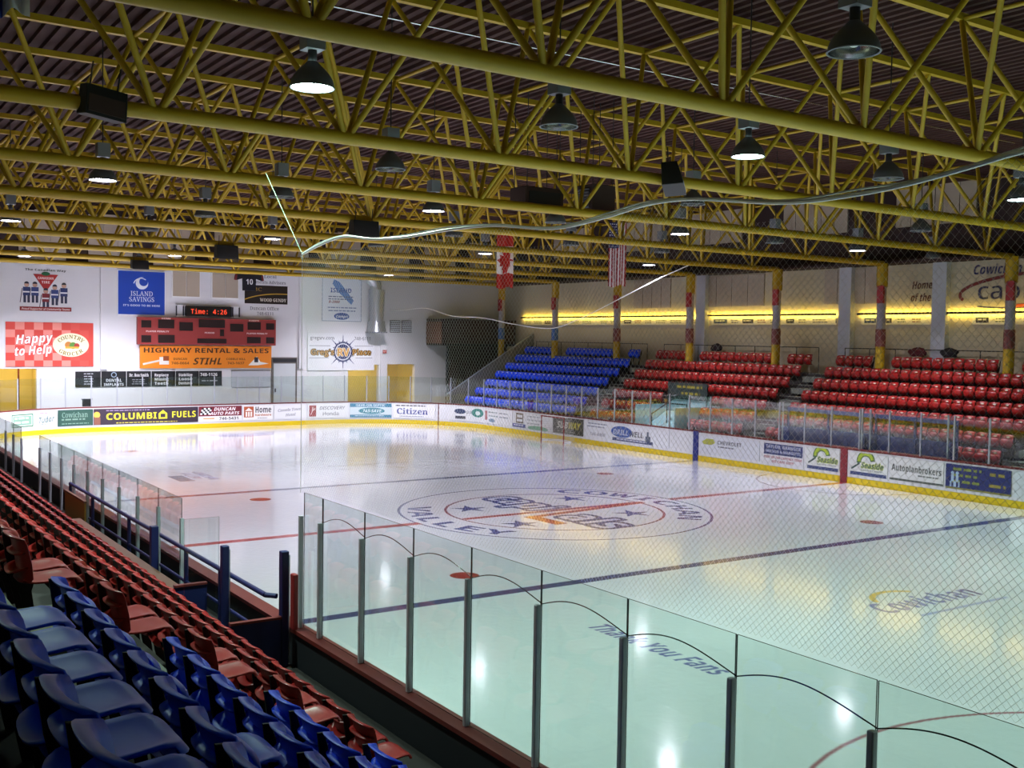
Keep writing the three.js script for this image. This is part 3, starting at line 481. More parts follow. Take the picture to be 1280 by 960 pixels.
wallSign('grocer_banner', 'red and pink checkered banner reading Happy to Help beside an oval grocer emblem', 'banner', [-9.82, -5.72, 3.2, 5.41], 0.04, 110, '#d9483c', (g, w, h) => {
  for (let i = 0; i < 9; i++) for (let j = 0; j < 6; j++) if ((i + j) % 2) { g.fillStyle = i > 6 ? '#dc5346' : '#ee9184'; g.fillRect(i * 0.43, j * 0.38, 0.43, 0.38); }
  fit(g, 'Happy', 1.25, 0.82, 1.7, 0.62, BI, '#fff', { turn: -0.08, stroke: '#a8473c', lw: 0.04 }); fit(g, 'to Help', 1.22, 1.4, 1.75, 0.6, BI, '#fff', { turn: -0.08, stroke: '#a8473c', lw: 0.04 });
  g.fillStyle = '#f4edc8'; g.beginPath(); g.ellipse(3.02, 1.12, 0.86, 0.6, 0, 0, 7); g.fill();
  'COUNTRY'.split('').forEach((ch, i) => { const a = -0.95 + i * 0.317; fit(g, ch, 3.02 + Math.sin(a) * 0.66, 1.14 - Math.cos(a) * 0.43, 0.2, 0.26, SB, '#7c6a1e', { turn: a * 0.7, max: 1 }); });
  'GROCER'.split('').forEach((ch, i) => { const a = -0.8 + i * 0.32; fit(g, ch, 3.02 + Math.sin(a) * 0.66, 1.12 + Math.cos(a) * 0.45, 0.2, 0.26, SB, '#7c6a1e', { turn: -a * 0.7, max: 1 }); });
  g.fillStyle = '#c8843a'; g.beginPath(); g.arc(2.9, 1.12, 0.17, 0, 7); g.fill(); g.fillStyle = '#5b8f3a'; g.beginPath(); g.arc(3.12, 1.15, 0.17, 0, 7); g.fill(); g.fillStyle = '#b03a30'; g.beginPath(); g.arc(3.3, 1.16, 0.13, 0, 7); g.fill(); g.fillStyle = '#d9b13f'; g.fillRect(2.75, 1.2, 0.65, 0.1);
});
wallSign('savings_sign', 'square blue sign with white round emblem and white lettering on the far wall', 'sign', [-4.54, -2.09, 5.87, 8.2], 0.06, 120, '#1c49b8', (g, w, h) => {
  g.fillStyle = '#e8eefa'; g.beginPath(); g.arc(1.24, 0.66, 0.32, 0, 7); g.fill(); g.fillStyle = '#1c49b8'; g.beginPath(); g.arc(1.32, 0.58, 0.22, 0, 7); g.fill(); g.strokeStyle = '#e8eefa'; g.lineWidth = 0.05; g.beginPath(); g.arc(1.2, 0.8, 0.4, Math.PI * 1.1, Math.PI * 1.7); g.stroke();
  fit(g, 'ISLAND', 1.23, 1.2, 1.15, 0.34, SF_, '#f3f6ff'); fit(g, 'SAVINGS', 1.23, 1.5, 1.3, 0.34, SF_, '#f3f6ff'); fit(g, "IT'S GOOD TO BE HERE", 1.23, 1.82, 1.9, 0.14, B, '#e6ecfb');
  g.strokeStyle = '#eef1f7'; g.lineWidth = 0.08; g.strokeRect(0, 0, w, h);
});
for (const [a, b, s] of [[-1.71, -0.26, 'below the shorter end of the ceiling duct'], [0.42, 1.87, 'beside the hanging black jersey']]) {
  const t = thing('wall_shutter', `beige two-leaf wall shutter above the scoreboard, ${s}`, 'shutter', [(a + b) / 2, 7.6, -32.17]); box('frame', M.white, t, b - a + 0.1, 1.45, 0.04, 0, 0, 0); box('leaf', M.beige, t, (b - a) / 2 - 0.03, 1.32, 0.06, -(b - a) / 4, 0, 0.02); box('leaf', M.beige, t, (b - a) / 2 - 0.03, 1.32, 0.06, (b - a) / 4, 0, 0.02);
}
{ // scoreboard
  const x0 = -3.57, y1 = 5.79, w = 7.53, h = 1.43, t = thing('scoreboard', 'wide dark red hockey scoreboard with black number windows on the far wall', 'scoreboard', [x0, y1, -32.2]);
  box('body', std('#9a3733', 0.6), t, w, h, 0.28, w / 2, -h / 2, 0.15); const X = (x) => (x - 608) / 610 * w, Y = (y) => -(y - 345) / 125 * h;
  for (const [a, b, c, d] of [[622, 663, 360, 393], [622, 663, 428, 460], [692, 760, 355, 395], [692, 762, 425, 462], [782, 840, 365, 405], [866, 982, 350, 388], [860, 990, 440, 462], [960, 978, 396, 428], [1006, 1066, 368, 405], [1085, 1146, 358, 395], [1083, 1146, 430, 460], [1172, 1210, 362, 393], [1172, 1210, 430, 460]])
    box('number_window', std('#2a1a1a', 0.35), t, X(b) - X(a), Y(c) - Y(d), 0.03, (X(a) + X(b)) / 2, (Y(c) + Y(d)) / 2, 0.3);
  const lab = new THREE.MeshStandardMaterial({ map: printed(7.53, 1.43, 60, (g) => { const q = (s, x, y, wd) => fit(g, s, X(x), -Y(y), wd, 0.13, B, '#e8dcd8'); q('HOME', 726, 350, 0.5); q('GUESTS', 1115, 350, 0.6); q('PERIOD', 914, 413, 0.55); q('PLAYER PENALTY', 690, 410, 1.2); q('PLAYER PENALTY', 1130, 412, 1.2); }, '#9a3733'), roughness: 0.6 });
  part('face', new THREE.PlaneGeometry(7.53, 1.43), lab, t, [w / 2, -h / 2, 0.292]);
}
{ // time display
  const t = thing('time_display', 'black electronic display with glowing red time digits above the scoreboard', 'display', [0.2, 6.17, -32.2]);
  box('case', M.black, t, 2.5, 0.55, 0.2, 0, 0, 0.12);
  const map = printed(2.4, 0.46, 90, (g, w, h) => fit(g, 'Time: 4:26', w / 2, h / 2 + 0.02, 2.0, 0.34, 'bold #px monospace', '#ff4a2a'), '#000000');
  part('screen', new THREE.PlaneGeometry(2.4, 0.46), new THREE.MeshStandardMaterial({ color: 0x080505, emissive: 0xffffff, emissiveMap: map, emissiveIntensity: 1.6, roughness: 0.4 }), t, [0, 0, 0.225]);
  for (const s of [-1, 1]) for (const y of [-0.28, 0.28]) box('bracket_arm', M.white, t, 0.5, 0.05, 0.08, s * 1.5, y, 0.1);
  for (const s of [-1, 1]) for (const x of [1.35, 1.72]) box('bracket_post', M.greyDark, t, 0.05, 0.6, 0.08, s * x, 0, 0.1);
}
wallSign('rental_sign', 'long orange sign with dark lettering and a chainsaw below the scoreboard', 'sign', [-3.41, 3.78, 3.1, 4.3], 0.1, 90, '#f08a1c', (g, w, h) => {
  fit(g, 'HIGHWAY RENTAL & SALES', w / 2, 0.24, 6.9, 0.36, B, '#40230c'); fit(g, 'STIHL', 3.55, 0.82, 1.6, 0.5, BI, '#4a2a10'); fit(g, 'DUNCAN', 2.1, 0.7, 0.75, 0.16, B, '#6b3a10'); fit(g, '746-0664', 2.1, 0.93, 0.95, 0.18, B, '#6b3a10'); fit(g, 'COBBLE HILL', 5.15, 0.7, 1.1, 0.16, B, '#6b3a10'); fit(g, '743-1637', 5.15, 0.93, 0.95, 0.18, B, '#6b3a10');
  g.strokeStyle = '#d8d4cc'; g.lineWidth = 0.1; g.beginPath(); g.moveTo(0.15, 0.98); g.lineTo(1.05, 0.78); g.stroke(); g.fillStyle = '#e8e4dc'; g.fillRect(1.0, 0.6, 0.5, 0.4); g.fillStyle = '#9c4a1a'; g.fillRect(1.2, 0.55, 0.3, 0.25);
  g.fillStyle = '#f2eee6'; g.beginPath(); g.moveTo(5.85, 1.05); g.lineTo(6.35, 0.55); g.lineTo(6.55, 0.85); g.lineTo(7.05, 0.95); g.lineTo(6.4, 1.05); g.fill(); g.fillStyle = '#2b2a33'; g.fillRect(6.2, 0.6, 0.22, 0.28);
}, std('#c9741a', 0.5));
{ // six black dental panels
  const x0 = -6.61, x1 = 0.99, w = (x1 - x0) / 6, T = ['', 'DENTAL|IMPLANTS', 'Dr. Ron Smith', 'Replace|Missing|Teeth', 'Stabilize|Loose|Dentures', '748-1126'];
  const which = ['with small white print only', 'reading Dental Implants', 'naming a dentist', 'reading Replace Missing Teeth', 'reading Stabilize Loose Dentures', 'showing a telephone number'];
  T.forEach((s, i) => wallSign('black_panel', `black sign panel ${which[i]} in the row below the banners`, 'sign', [x0 + i * w + 0.02, x0 + (i + 1) * w - 0.02, 2.15, 2.95], 0.04, 100, '#15161a', (g, W_, H) => {
    const L_ = s ? s.split('|') : []; if (i === 1) { g.strokeStyle = '#9fb4c8'; g.lineWidth = 0.04; g.beginPath(); g.arc(W_ / 2, 0.18, 0.12, 0, 7); g.stroke(); fit(g, L_[0], W_ / 2, 0.46, 0.8, 0.22, B, '#dfe3e8'); fit(g, L_[1], W_ / 2, 0.68, 1.0, 0.2, B, '#dfe3e8'); }
    else if (i === 2) { fit(g, s, W_ / 2, 0.2, 1.0, 0.22, SB, '#fff'); fine(g, 0.25, 0.42, 0.75, 3, 0.11, 0.07, '#9a9ca4'); } else if (i === 5) { fit(g, s, W_ / 2 - 0.1, 0.2, 0.95, 0.24, B, '#fff'); fine(g, 0.1, 0.5, 0.95, 1, 0.1, 0.1, '#b4b6bd'); } else if (i === 0) fine(g, 0.4, 0.1, 0.5, 5, 0.13, 0.07, '#b9bbc2'); else L_.forEach((q, j) => fit(g, q, W_ / 2 - 0.1, 0.2 + j * 0.22, 0.75, 0.22, B, '#f1f1f1'));
  }, M.black));
}
lettering('wall_lettering', 'painted investment adviser lettering around a black and gold panel on the far wall', 2.9, 2.5, 100, [3.5, 7.15, -32.19], 0, (g, w, h) => {
  fit(g, 'Your Local', 1.3, 0.2, 1.5, 0.22, SF_, '#44464e'); fit(g, 'Investments Advisors', 1.35, 0.52, 2.5, 0.24, SF_, '#44464e');
  g.fillStyle = '#241a14'; g.fillRect(0.2, 0.7, 2.5, 1.02); fit(g, 'CIBC', 0.75, 0.92, 0.9, 0.28, SF_, '#a8863a'); g.strokeStyle = '#c9a03a'; g.lineWidth = 0.06; g.beginPath(); g.moveTo(0.2, 1.5); g.quadraticCurveTo(1.2, 1.1, 2.7, 1.15); g.stroke(); fit(g, 'WOOD GUNDY', 1.85, 1.5, 1.55, 0.26, SB, '#f2efe6');
  fit(g, 'Duncan Office', 1.35, 1.98, 1.7, 0.25, SF_, '#4a4c54'); fit(g, '748-6111', 1.4, 2.26, 1.0, 0.22, SF_, '#6a6c74');
});
wallSign('island_map_sign', 'white framed sign with a blue island map and blue oval at the bottom', 'sign', [6.82, 9.33, 5.8, 8.38], 0.06, 100, '#e6ebf3', (g, w, h) => {
  g.fillStyle = '#5a86c9'; g.beginPath(); g.moveTo(0.75, 0.15); g.lineTo(1.1, 0.3); g.lineTo(1.5, 0.75); g.lineTo(2.0, 1.35); g.lineTo(1.85, 1.6); g.lineTo(1.4, 1.2); g.lineTo(0.95, 0.8); g.lineTo(0.65, 0.4); g.fill();
  fit(g, 'ISLAND', 1.2, 0.78, 1.35, 0.36, B, '#2d4f9a'); fine(g, 0.4, 1.12, 1.6, 2, 0.14, 0.09, '#5a6a8a'); fit(g, 'R-2000', 0.75, 1.45, 0.7, 0.2, BI, '#8a3340'); fine(g, 0.3, 1.75, 1.9, 2, 0.18, 0.1, '#7a8ab0');
  g.fillStyle = '#2d549f'; g.beginPath(); g.ellipse(1.25, 2.28, 0.48, 0.2, 0, 0, 7); g.fill(); fit(g, 'Compri', 1.25, 2.29, 0.75, 0.22, BI, '#fff'); g.strokeStyle = '#9aa6b8'; g.lineWidth = 0.08; g.strokeRect(0, 0, w, h);
});
wallSign('rv_sign', 'white sign with a dark blue compass star and gold lettering between duct and doors', 'sign', [5.97, 10.2, 2.95, 5.11], 0.06, 110, '#e9eaee', (g, w, h) => {
  fit(g, 'gregsrv.com', 0.9, 0.28, 1.5, 0.26, N_, '#4a4c54'); fit(g, '748-6111', 3.45, 0.3, 1.1, 0.26, N_, '#4a4c54'); const cx = 2.2, cy = 1.08;
  g.fillStyle = '#252c66'; for (let i = 0; i < 16; i++) { const a = i * Math.PI / 8, r = i % 2 ? 0.72 : 1.05; g.beginPath(); g.moveTo(cx + Math.cos(a - 0.09) * 0.5, cy + Math.sin(a - 0.09) * 0.5); g.lineTo(cx + Math.cos(a) * r, cy + Math.sin(a) * r); g.lineTo(cx + Math.cos(a + 0.09) * 0.5, cy + Math.sin(a + 0.09) * 0.5); g.fill(); }
  g.beginPath(); g.arc(cx, cy, 0.6, 0, 7); g.fill(); g.fillStyle = '#e9eaee'; g.beginPath(); g.arc(cx, cy, 0.5, 0, 7); g.fill(); g.fillStyle = '#252c66'; g.beginPath(); g.arc(cx, cy, 0.44, 0, 7); g.fill();
  fit(g, "Greg's", 0.92, 1.1, 1.5, 0.46, B, '#c08a2c', { stroke: '#4a3a20', lw: 0.07 }); fit(g, 'RV', cx, 1.1, 0.8, 0.62, B, '#d89a30', { stroke: '#f2e6c8', lw: 0.07 }); fit(g, 'Place', 3.4, 1.1, 1.25, 0.46, B, '#c08a2c', { stroke: '#4a3a20', lw: 0.07 });
  g.fillStyle = '#8a8c96'; g.fillRect(0.1, 0.72, 1.3, 0.03); g.fillRect(0.1, 1.42, 1.2, 0.03); g.fillRect(2.95, 0.72, 1.2, 0.03); g.fillRect(3.0, 1.42, 1.1, 0.03);
});
wallSign('exit_sign', 'small red sign on the white pillar between the two lobby doorways', 'sign', [10.72, 10.98, 3.96, 4.16], 0.14, 100, '#b32b2b', (g, w, h) => fit(g, 'EXIT', w / 2, h / 2, 0.2, 0.1, B, '#f6dcd8'));
for (const [a, b, s] of [[11.25, 11.93, 'nearer the duct'], [12.02, 12.7, 'nearer the brown box room']]) { const t = thing('wall_vent', `pale grey wall vent over the lobby doorway, ${s}`, 'vent', [(a + b) / 2, 5.58, -32.18]); box('frame', M.concrete, t, 0.68, 0.74, 0.05, 0, 0, 0); for (let i = 0; i < 6; i++) box('louvre', M.pilaster, t, 0.62, 0.07, 0.05, 0, -0.29 + i * 0.116, 0.02, [0.5, 0, 0]); }
{ const t = thing('door', 'tall pale service door beside the white round-emblem sponsor sign', 'door', [4.58, 0.75, -32.17]); box('frame', M.concrete, t, 1.5, 2.95, 0.06, 0, 1.47, 0); box('leaf', std('#cdd3d6', 0.6), t, 1.3, 2.6, 0.06, 0, 1.3, 0.02); box('transom', M.greyDark, t, 1.4, 0.2, 0.06, 0, 2.78, 0.02); box('handle', M.greyDark, t, 0.05, 0.2, 0.08, -0.55, 1.1, 0.06); }
{ const t = thing('wall_panel', 'plain pale grey panel on the wall under the orange rental sign', 'panel', [2.63, 2.5, -32.17]); box('sheet', M.pilaster, t, 2.2, 0.9, 0.05, 0, 0, 0); box('rail', M.concrete, t, 2.24, 0.05, 0.07, 0, 0.46, 0); }
// boards: advertisements laid on the white panels
function ad(label, s0, s1, bg, draw, y0 = 0.34, y1 = 1.14) {
  const f = new THREE.MeshStandardMaterial({ map: printed(s1 - s0, y1 - y0, 100, draw, bg), roughness: 0.4 });
  return tag(part('board_advertisement', strip(s0 + 0.015, s1 - 0.015, -0.032, -0.014, y0, y1, 0.5), f, scene), label, 'advertisement');
}
ad('white board advertisement with a green framed emblem at the near corner', 29.9, 31.4, '#e6eae8', (g, w, h) => { g.strokeStyle = '#4a7d5c'; g.lineWidth = 0.06; g.strokeRect(0.12, 0.12, 1.2, 0.56); g.fillStyle = '#7ea890'; g.fillRect(0.18, 0.18, 1.08, 0.44); fine(g, 0.25, 0.24, 0.95, 2, 0.2, 0.14, '#e8f0ea'); });
ad('white board advertisement with grey-green brush script beside the green board', 31.45, 32.5, '#dfe4e4', (g, w, h) => { fine(g, 0.1, 0.08, 0.8, 1, 0.1, 0.08, '#b88a9a'); fit(g, 'Tudor', 0.45, 0.42, 0.85, 0.4, BI, '#4a6a66', { turn: -0.1 }); fine(g, 0.15, 0.62, 0.7, 1, 0.1, 0.06, '#7a8a8a'); });
ad('dark green board advertisement with pale green serif lettering', 32.5, 34.25, '#2e5246', (g, w, h) => { fit(g, 'Cowichan', 0.85, 0.26, 1.3, 0.34, SF_, '#8fae9c'); fine(g, 0.15, 0.44, 1.4, 1, 0.1, 0.12, '#7f9d8c'); fine(g, 0.15, 0.66, 1.4, 1, 0.1, 0.07, '#7f9d8c'); });
ad('long dark purple board advertisement with big yellow fuel company lettering', 34.25, 39.5, '#3a2f3c', (g, w, h) => { g.fillStyle = '#e8b24a'; g.beginPath(); g.arc(0.15, 0.3, 0.16, 0, 7); g.fill(); g.fillStyle = '#8a5a48'; g.fillRect(0.02, 0.42, 0.3, 0.38); fine(g, 0.55, 0.07, 2.2, 1, 0.1, 0.08, '#9a86a8'); fit(g, 'COLUMBI', 1.85, 0.4, 2.55, 0.46, B, '#f0e63a'); g.fillStyle = '#f0e63a'; g.beginPath(); g.moveTo(3.2, 0.3); g.lineTo(3.42, 0.12); g.lineTo(3.64, 0.3); g.lineTo(3.64, 0.58); g.lineTo(3.2, 0.58); g.fill(); g.fillStyle = '#3a2f3c'; g.fillRect(3.3, 0.32, 0.24, 0.18); fit(g, 'FUELS', 4.5, 0.38, 1.3, 0.44, B, '#f0e63a'); fine(g, 1.0, 0.7, 3.2, 1, 0.1, 0.08, '#c9c04a'); });
ad('maroon and white auto parts board advertisement with a checkered flag', 39.5, 41.85, '#f2f2f0', (g, w, h) => { g.fillStyle = '#7a2834'; g.fillRect(0, 0, w, 0.52); for (let i = 0; i < 5; i++) for (let j = 0; j < 4; j++) { g.fillStyle = (i + j) % 2 ? '#fff' : '#222'; g.beginPath(); const x = 0.08 + i * 0.11, y = 0.08 + j * 0.09 - i * 0.0; g.fillRect(x + (3 - j) * 0.03, y, 0.11, 0.09); } fit(g, 'DUNCAN', 1.4, 0.16, 1.2, 0.24, BI, '#fff'); fit(g, 'AUTO PARTS', 1.4, 0.38, 1.6, 0.22, BI, '#fff'); fit(g, '746-5431', 1.65, 0.65, 1.1, 0.22, B, '#3a3a40'); g.fillStyle = '#d89a3a'; g.fillRect(0.25, 0.62, 0.6, 0.05); });
ad('white hardware store board advertisement with an orange house emblem', 41.9, 43.62, '#f3f3f1', (g, w, h) => { g.fillStyle = '#b5562f'; g.fillRect(0.05, 0.06, 0.55, 0.58); g.fillStyle = '#f6efe6'; g.beginPath(); g.moveTo(0.1, 0.3); g.lineTo(0.32, 0.12); g.lineTo(0.55, 0.3); g.fill(); g.fillRect(0.14, 0.34, 0.1, 0.26); g.fillRect(0.28, 0.34, 0.1, 0.26); g.fillRect(0.42, 0.34, 0.1, 0.26); fit(g, 'Home', 1.15, 0.25, 0.95, 0.44, B, '#3a3238'); fit(g, 'hardware', 1.15, 0.52, 0.95, 0.16, B, '#b5562f'); fine(g, 0.8, 0.67, 0.6, 1, 0.1, 0.06, '#8a8a90'); });
ad('white board advertisement with thin grey handwriting script', 43.65, 45.5, '#eceef0', (g, w, h) => { fit(g, 'Cassels Town', 0.9, 0.28, 1.4, 0.2, SI, '#5a5c66', { turn: -0.05 }); fit(g, 'Hotel', 0.95, 0.56, 0.6, 0.2, SI, '#5a5c66', { turn: -0.05 }); });
ad('white car dealer board advertisement with a small red emblem square', 45.6, 48.0, '#eef0f1', (g, w, h) => { g.fillStyle = '#9a2f3a'; g.fillRect(0.1, 0.08, 0.42, 0.62); g.strokeStyle = '#f0e0e0'; g.lineWidth = 0.05; g.beginPath(); g.moveTo(0.18, 0.6); g.quadraticCurveTo(0.3, 0.5, 0.32, 0.15); g.moveTo(0.28, 0.4); g.lineTo(0.46, 0.25); g.stroke(); fit(g, 'DISCOVERY', 1.45, 0.24, 1.5, 0.26, 'italic #px sans-serif', '#3a3c44'); fit(g, 'Honda', 1.4, 0.56, 1.0, 0.28, N_, '#5a5c66'); });
ad('teal and white septic service board advertisement with an oval', 48.1, 50.5, '#dceaf0', (g, w, h) => { g.fillStyle = '#4a8aa6'; g.fillRect(0, 0, w, 0.2); g.fillRect(0, 0.64, w, 0.16); fit(g, 'SAVE-ON SEPTIC', 1.2, 0.11, 1.7, 0.17, B, '#e8f2f5'); g.fillStyle = '#3d8a98'; g.beginPath(); g.ellipse(1.25, 0.42, 0.75, 0.18, 0, 0, 7); g.fill(); fit(g, '743-SAVE', 1.25, 0.43, 1.1, 0.24, BI, '#f4fafa'); fine(g, 0.2, 0.68, 2.0, 1, 0.1, 0.07, '#dfeef2'); });
ad('white newspaper board advertisement with dark blue bold serif lettering', 50.6, 53.1, '#f1f2f4', (g, w, h) => { fine(g, 0.1, 0.06, 2.0, 1, 0.1, 0.1, '#3a3a44'); fit(g, 'Citizen', 1.1, 0.42, 1.9, 0.46, SB, '#33408f'); fine(g, 0.3, 0.68, 1.6, 1, 0.1, 0.06, '#8a8ca0'); });
ad('white corner board advertisement crowded with small sponsor emblems', 54.0, 59.4, '#e9ebec', (g, w, h) => { g.fillStyle = '#3a4668'; g.beginPath(); g.ellipse(0.75, 0.28, 0.42, 0.14, 0, 0, 7); g.fill(); g.fillStyle = '#4a4c58'; g.fillRect(0.4, 0.54, 0.75, 0.16); g.fillStyle = '#3f8a80'; g.beginPath(); g.ellipse(2.1, 0.3, 0.5, 0.24, 0, 0, 7); g.fill(); g.fillStyle = '#e0eae8'; g.beginPath(); g.ellipse(2.1, 0.32, 0.2, 0.12, 0, 0, 7); g.fill(); fit(g, 'Quik', 1.4, 0.3, 0.4, 0.24, SI, '#4a4c58'); g.fillStyle = '#b5757a'; g.fillRect(2.75, 0.12, 0.2, 0.5); fine(g, 3.05, 0.15, 1.0, 2, 0.2, 0.1, '#8a9a9a'); g.fillStyle = '#7a92a8'; g.beginPath(); g.ellipse(3.4, 0.62, 0.3, 0.1, 0, 0, 7); g.fill(); fine(g, 4.1, 0.15, 0.9, 2, 0.2, 0.12, '#9aa0a6'); });
ad('white board advertisement with a navy strip and a brown framed emblem', 59.4, 63.0, '#e6e8e8', (g, w, h) => { g.strokeStyle = '#6a5a42'; g.lineWidth = 0.08; g.strokeRect(0.35, 0.08, 0.6, 0.44); g.fillStyle = '#6a5a42'; g.fillRect(0.4, 0.27, 0.5, 0.08); g.fillStyle = '#474f86'; g.fillRect(-0.0, 0.6, 1.2, 0.18); fine(g, 0.1, 0.64, 1.0, 1, 0.1, 0.1, '#d8dae8'); fine(g, 1.3, 0.12, 1.3, 3, 0.18, 0.1, '#aab0b2'); g.fillStyle = '#7fae90'; g.beginPath(); g.ellipse(2.3, 0.72, 0.9, 0.12, 0, 0, 7); g.fill(); });
ad('dark olive board advertisement with pale sandwich shop lettering behind the goal', 63.0, 65.45, '#3c3d33', (g, w, h) => { g.save(); fit(g, 'SUB', 0.75, 0.36, 0.9, 0.46, BI, '#e6e6e0'); fit(g, 'WAY', 1.7, 0.36, 0.95, 0.46, BI, '#d8cf4a'); g.restore(); fine(g, 0.3, 0.66, 1.7, 1, 0.1, 0.07, '#8a8a72'); });
ad('wide white well drilling board advertisement with a blue oval', 65.55, 71.5, '#e7eaee', (g, w, h) => { fine(g, 0.2, 0.08, 1.5, 2, 0.14, 0.09, '#8a92a4'); fit(g, '746-4466', 0.95, 0.6, 1.2, 0.2, SI, '#5a5c6a'); g.fillStyle = '#3f5fa8'; g.beginPath(); g.ellipse(2.75, 0.34, 0.75, 0.26, 0, 0, 7); g.fill(); fit(g, 'DRILL', 2.65, 0.36, 1.1, 0.34, BI, '#cfd8ea', { stroke: '#2a3a70', lw: 0.03 }); fit(g, 'WELL', 3.75, 0.38, 0.95, 0.34, BI, '#3a3c4a'); g.fillStyle = '#3f4a72'; g.fillRect(2.1, 0.62, 2.8, 0.14); fine(g, 2.3, 0.65, 2.4, 1, 0.1, 0.08, '#d8dcea'); g.fillStyle = '#5a6474'; g.fillRect(4.5, 0.2, 0.12, 0.42); g.fillRect(4.4, 0.4, 0.34, 0.24); });
ad('pale car maker board advertisement with a yellow-green bow tie emblem', 73.3, 76.7, '#dfe3ea', (g, w, h) => { g.fillStyle = '#b5b84a'; g.beginPath(); g.moveTo(0.2, 0.3); g.lineTo(0.45, 0.16); g.lineTo(0.85, 0.16); g.lineTo(0.95, 0.3); g.lineTo(0.75, 0.4); g.lineTo(0.3, 0.4); g.fill(); fit(g, 'CHEVROLET', 1.75, 0.26, 1.35, 0.22, B, '#3a3c48'); fine(g, 1.1, 0.42, 0.9, 1, 0.1, 0.08, '#6a6c7a'); });
ad('white board advertisement with a navy block and red team slogan', 76.8, 78.9, '#e8e9ec', (g, w, h) => { g.fillStyle = '#3d4674'; g.fillRect(0.1, 0.04, 1.95, 0.42); fit(g, 'TAYLOR, GRANGER', 1.08, 0.15, 1.75, 0.16, B, '#d8dcea'); fit(g, 'WILSON & MARGETTS', 1.08, 0.33, 1.75, 0.15, B, '#d8dcea'); fit(g, 'PART OF THE CAPITALS TEAM', 1.05, 0.56, 1.9, 0.13, BI, '#a04a50'); fit(g, 'GO CAPS GO!!!', 1.05, 0.71, 1.1, 0.13, BI, '#a04a50'); });
for (const [s0, s1, q] of [[79.0, 80.55, 'far'], [80.95, 82.6, 'near']]) ad(`white garden centre board advertisement with a green swoosh, ${q} side of red centre post`, s0, s1, '#e6ebe8', (g, w, h) => { g.strokeStyle = '#3f6a3a'; g.lineWidth = 0.2; g.beginPath(); g.arc(0.72, 0.3, 0.3, Math.PI * 0.95, Math.PI * 1.95); g.stroke(); g.strokeStyle = '#b8cf3f'; g.lineWidth = 0.13; g.beginPath(); g.arc(0.72, 0.3, 0.3, Math.PI, Math.PI * 1.9); g.stroke(); g.strokeStyle = '#2c4a44'; g.lineWidth = 0.06; g.beginPath(); g.moveTo(0.1, 0.58); g.lineTo(0.45, 0.36); g.stroke(); fit(g, 'Seaside', 0.98, 0.42, 0.95, 0.27, BI, '#2f4f6a', { stroke: '#c8d84a', lw: 0.03 }); fit(g, 'Garden Centre', 0.95, 0.58, 0.9, 0.11, SI, '#5a6a5a'); g.fillStyle = '#4a5680'; g.fillRect(0.05, 0.67, w - 0.1, 0.12); });
ad('white insurance broker board advertisement with black lower-case lettering', 82.65, 84.75, '#e9ebe9', (g, w, h) => { fit(g, 'Autoplanbrokers', 1.05, 0.34, 1.95, 0.3, B, '#3e4440'); fine(g, 1.1, 0.52, 0.9, 1, 0.1, 0.07, '#6a706a'); g.fillStyle = '#5a625c'; g.fillRect(0, 0.71, w, 0.07); });
ad('navy board advertisement with yellow lettering and pale blue figures', 84.8, 87.1, '#2c3570', (g, w, h) => { fine(g, 0.2, 0.1, 1.1, 3, 0.2, 0.14, '#8f9a4a'); fine(g, 1.55, 0.15, 0.6, 2, 0.35, 0.16, '#a89a48'); g.fillStyle = '#b8d0ea'; for (const x of [0.25, 0.42]) { g.beginPath(); g.arc(x, 0.28, 0.06, 0, 7); g.fill(); g.fillRect(x - 0.05, 0.34, 0.1, 0.22); g.fillRect(x - 0.09, 0.55, 0.06, 0.18); g.fillRect(x + 0.04, 0.55, 0.06, 0.18); } g.fillStyle = '#8f8a4a'; g.fillRect(0, 0.74, w, 0.06); });
ad('plain pale board panel past the navy advertisement', 87.15, 89.5, '#dfe5ea', (g) => fine(g, 0.5, 0.3, 1.2, 1, 0.1, 0.12, '#c4ccd4'));
ad('white board advertisement with red block lettering by the players entrance', 26.2, 28.4, '#e2d8da', (g) => fine(g, 0.3, 0.2, 1.5, 2, 0.3, 0.2, '#a8606a'));

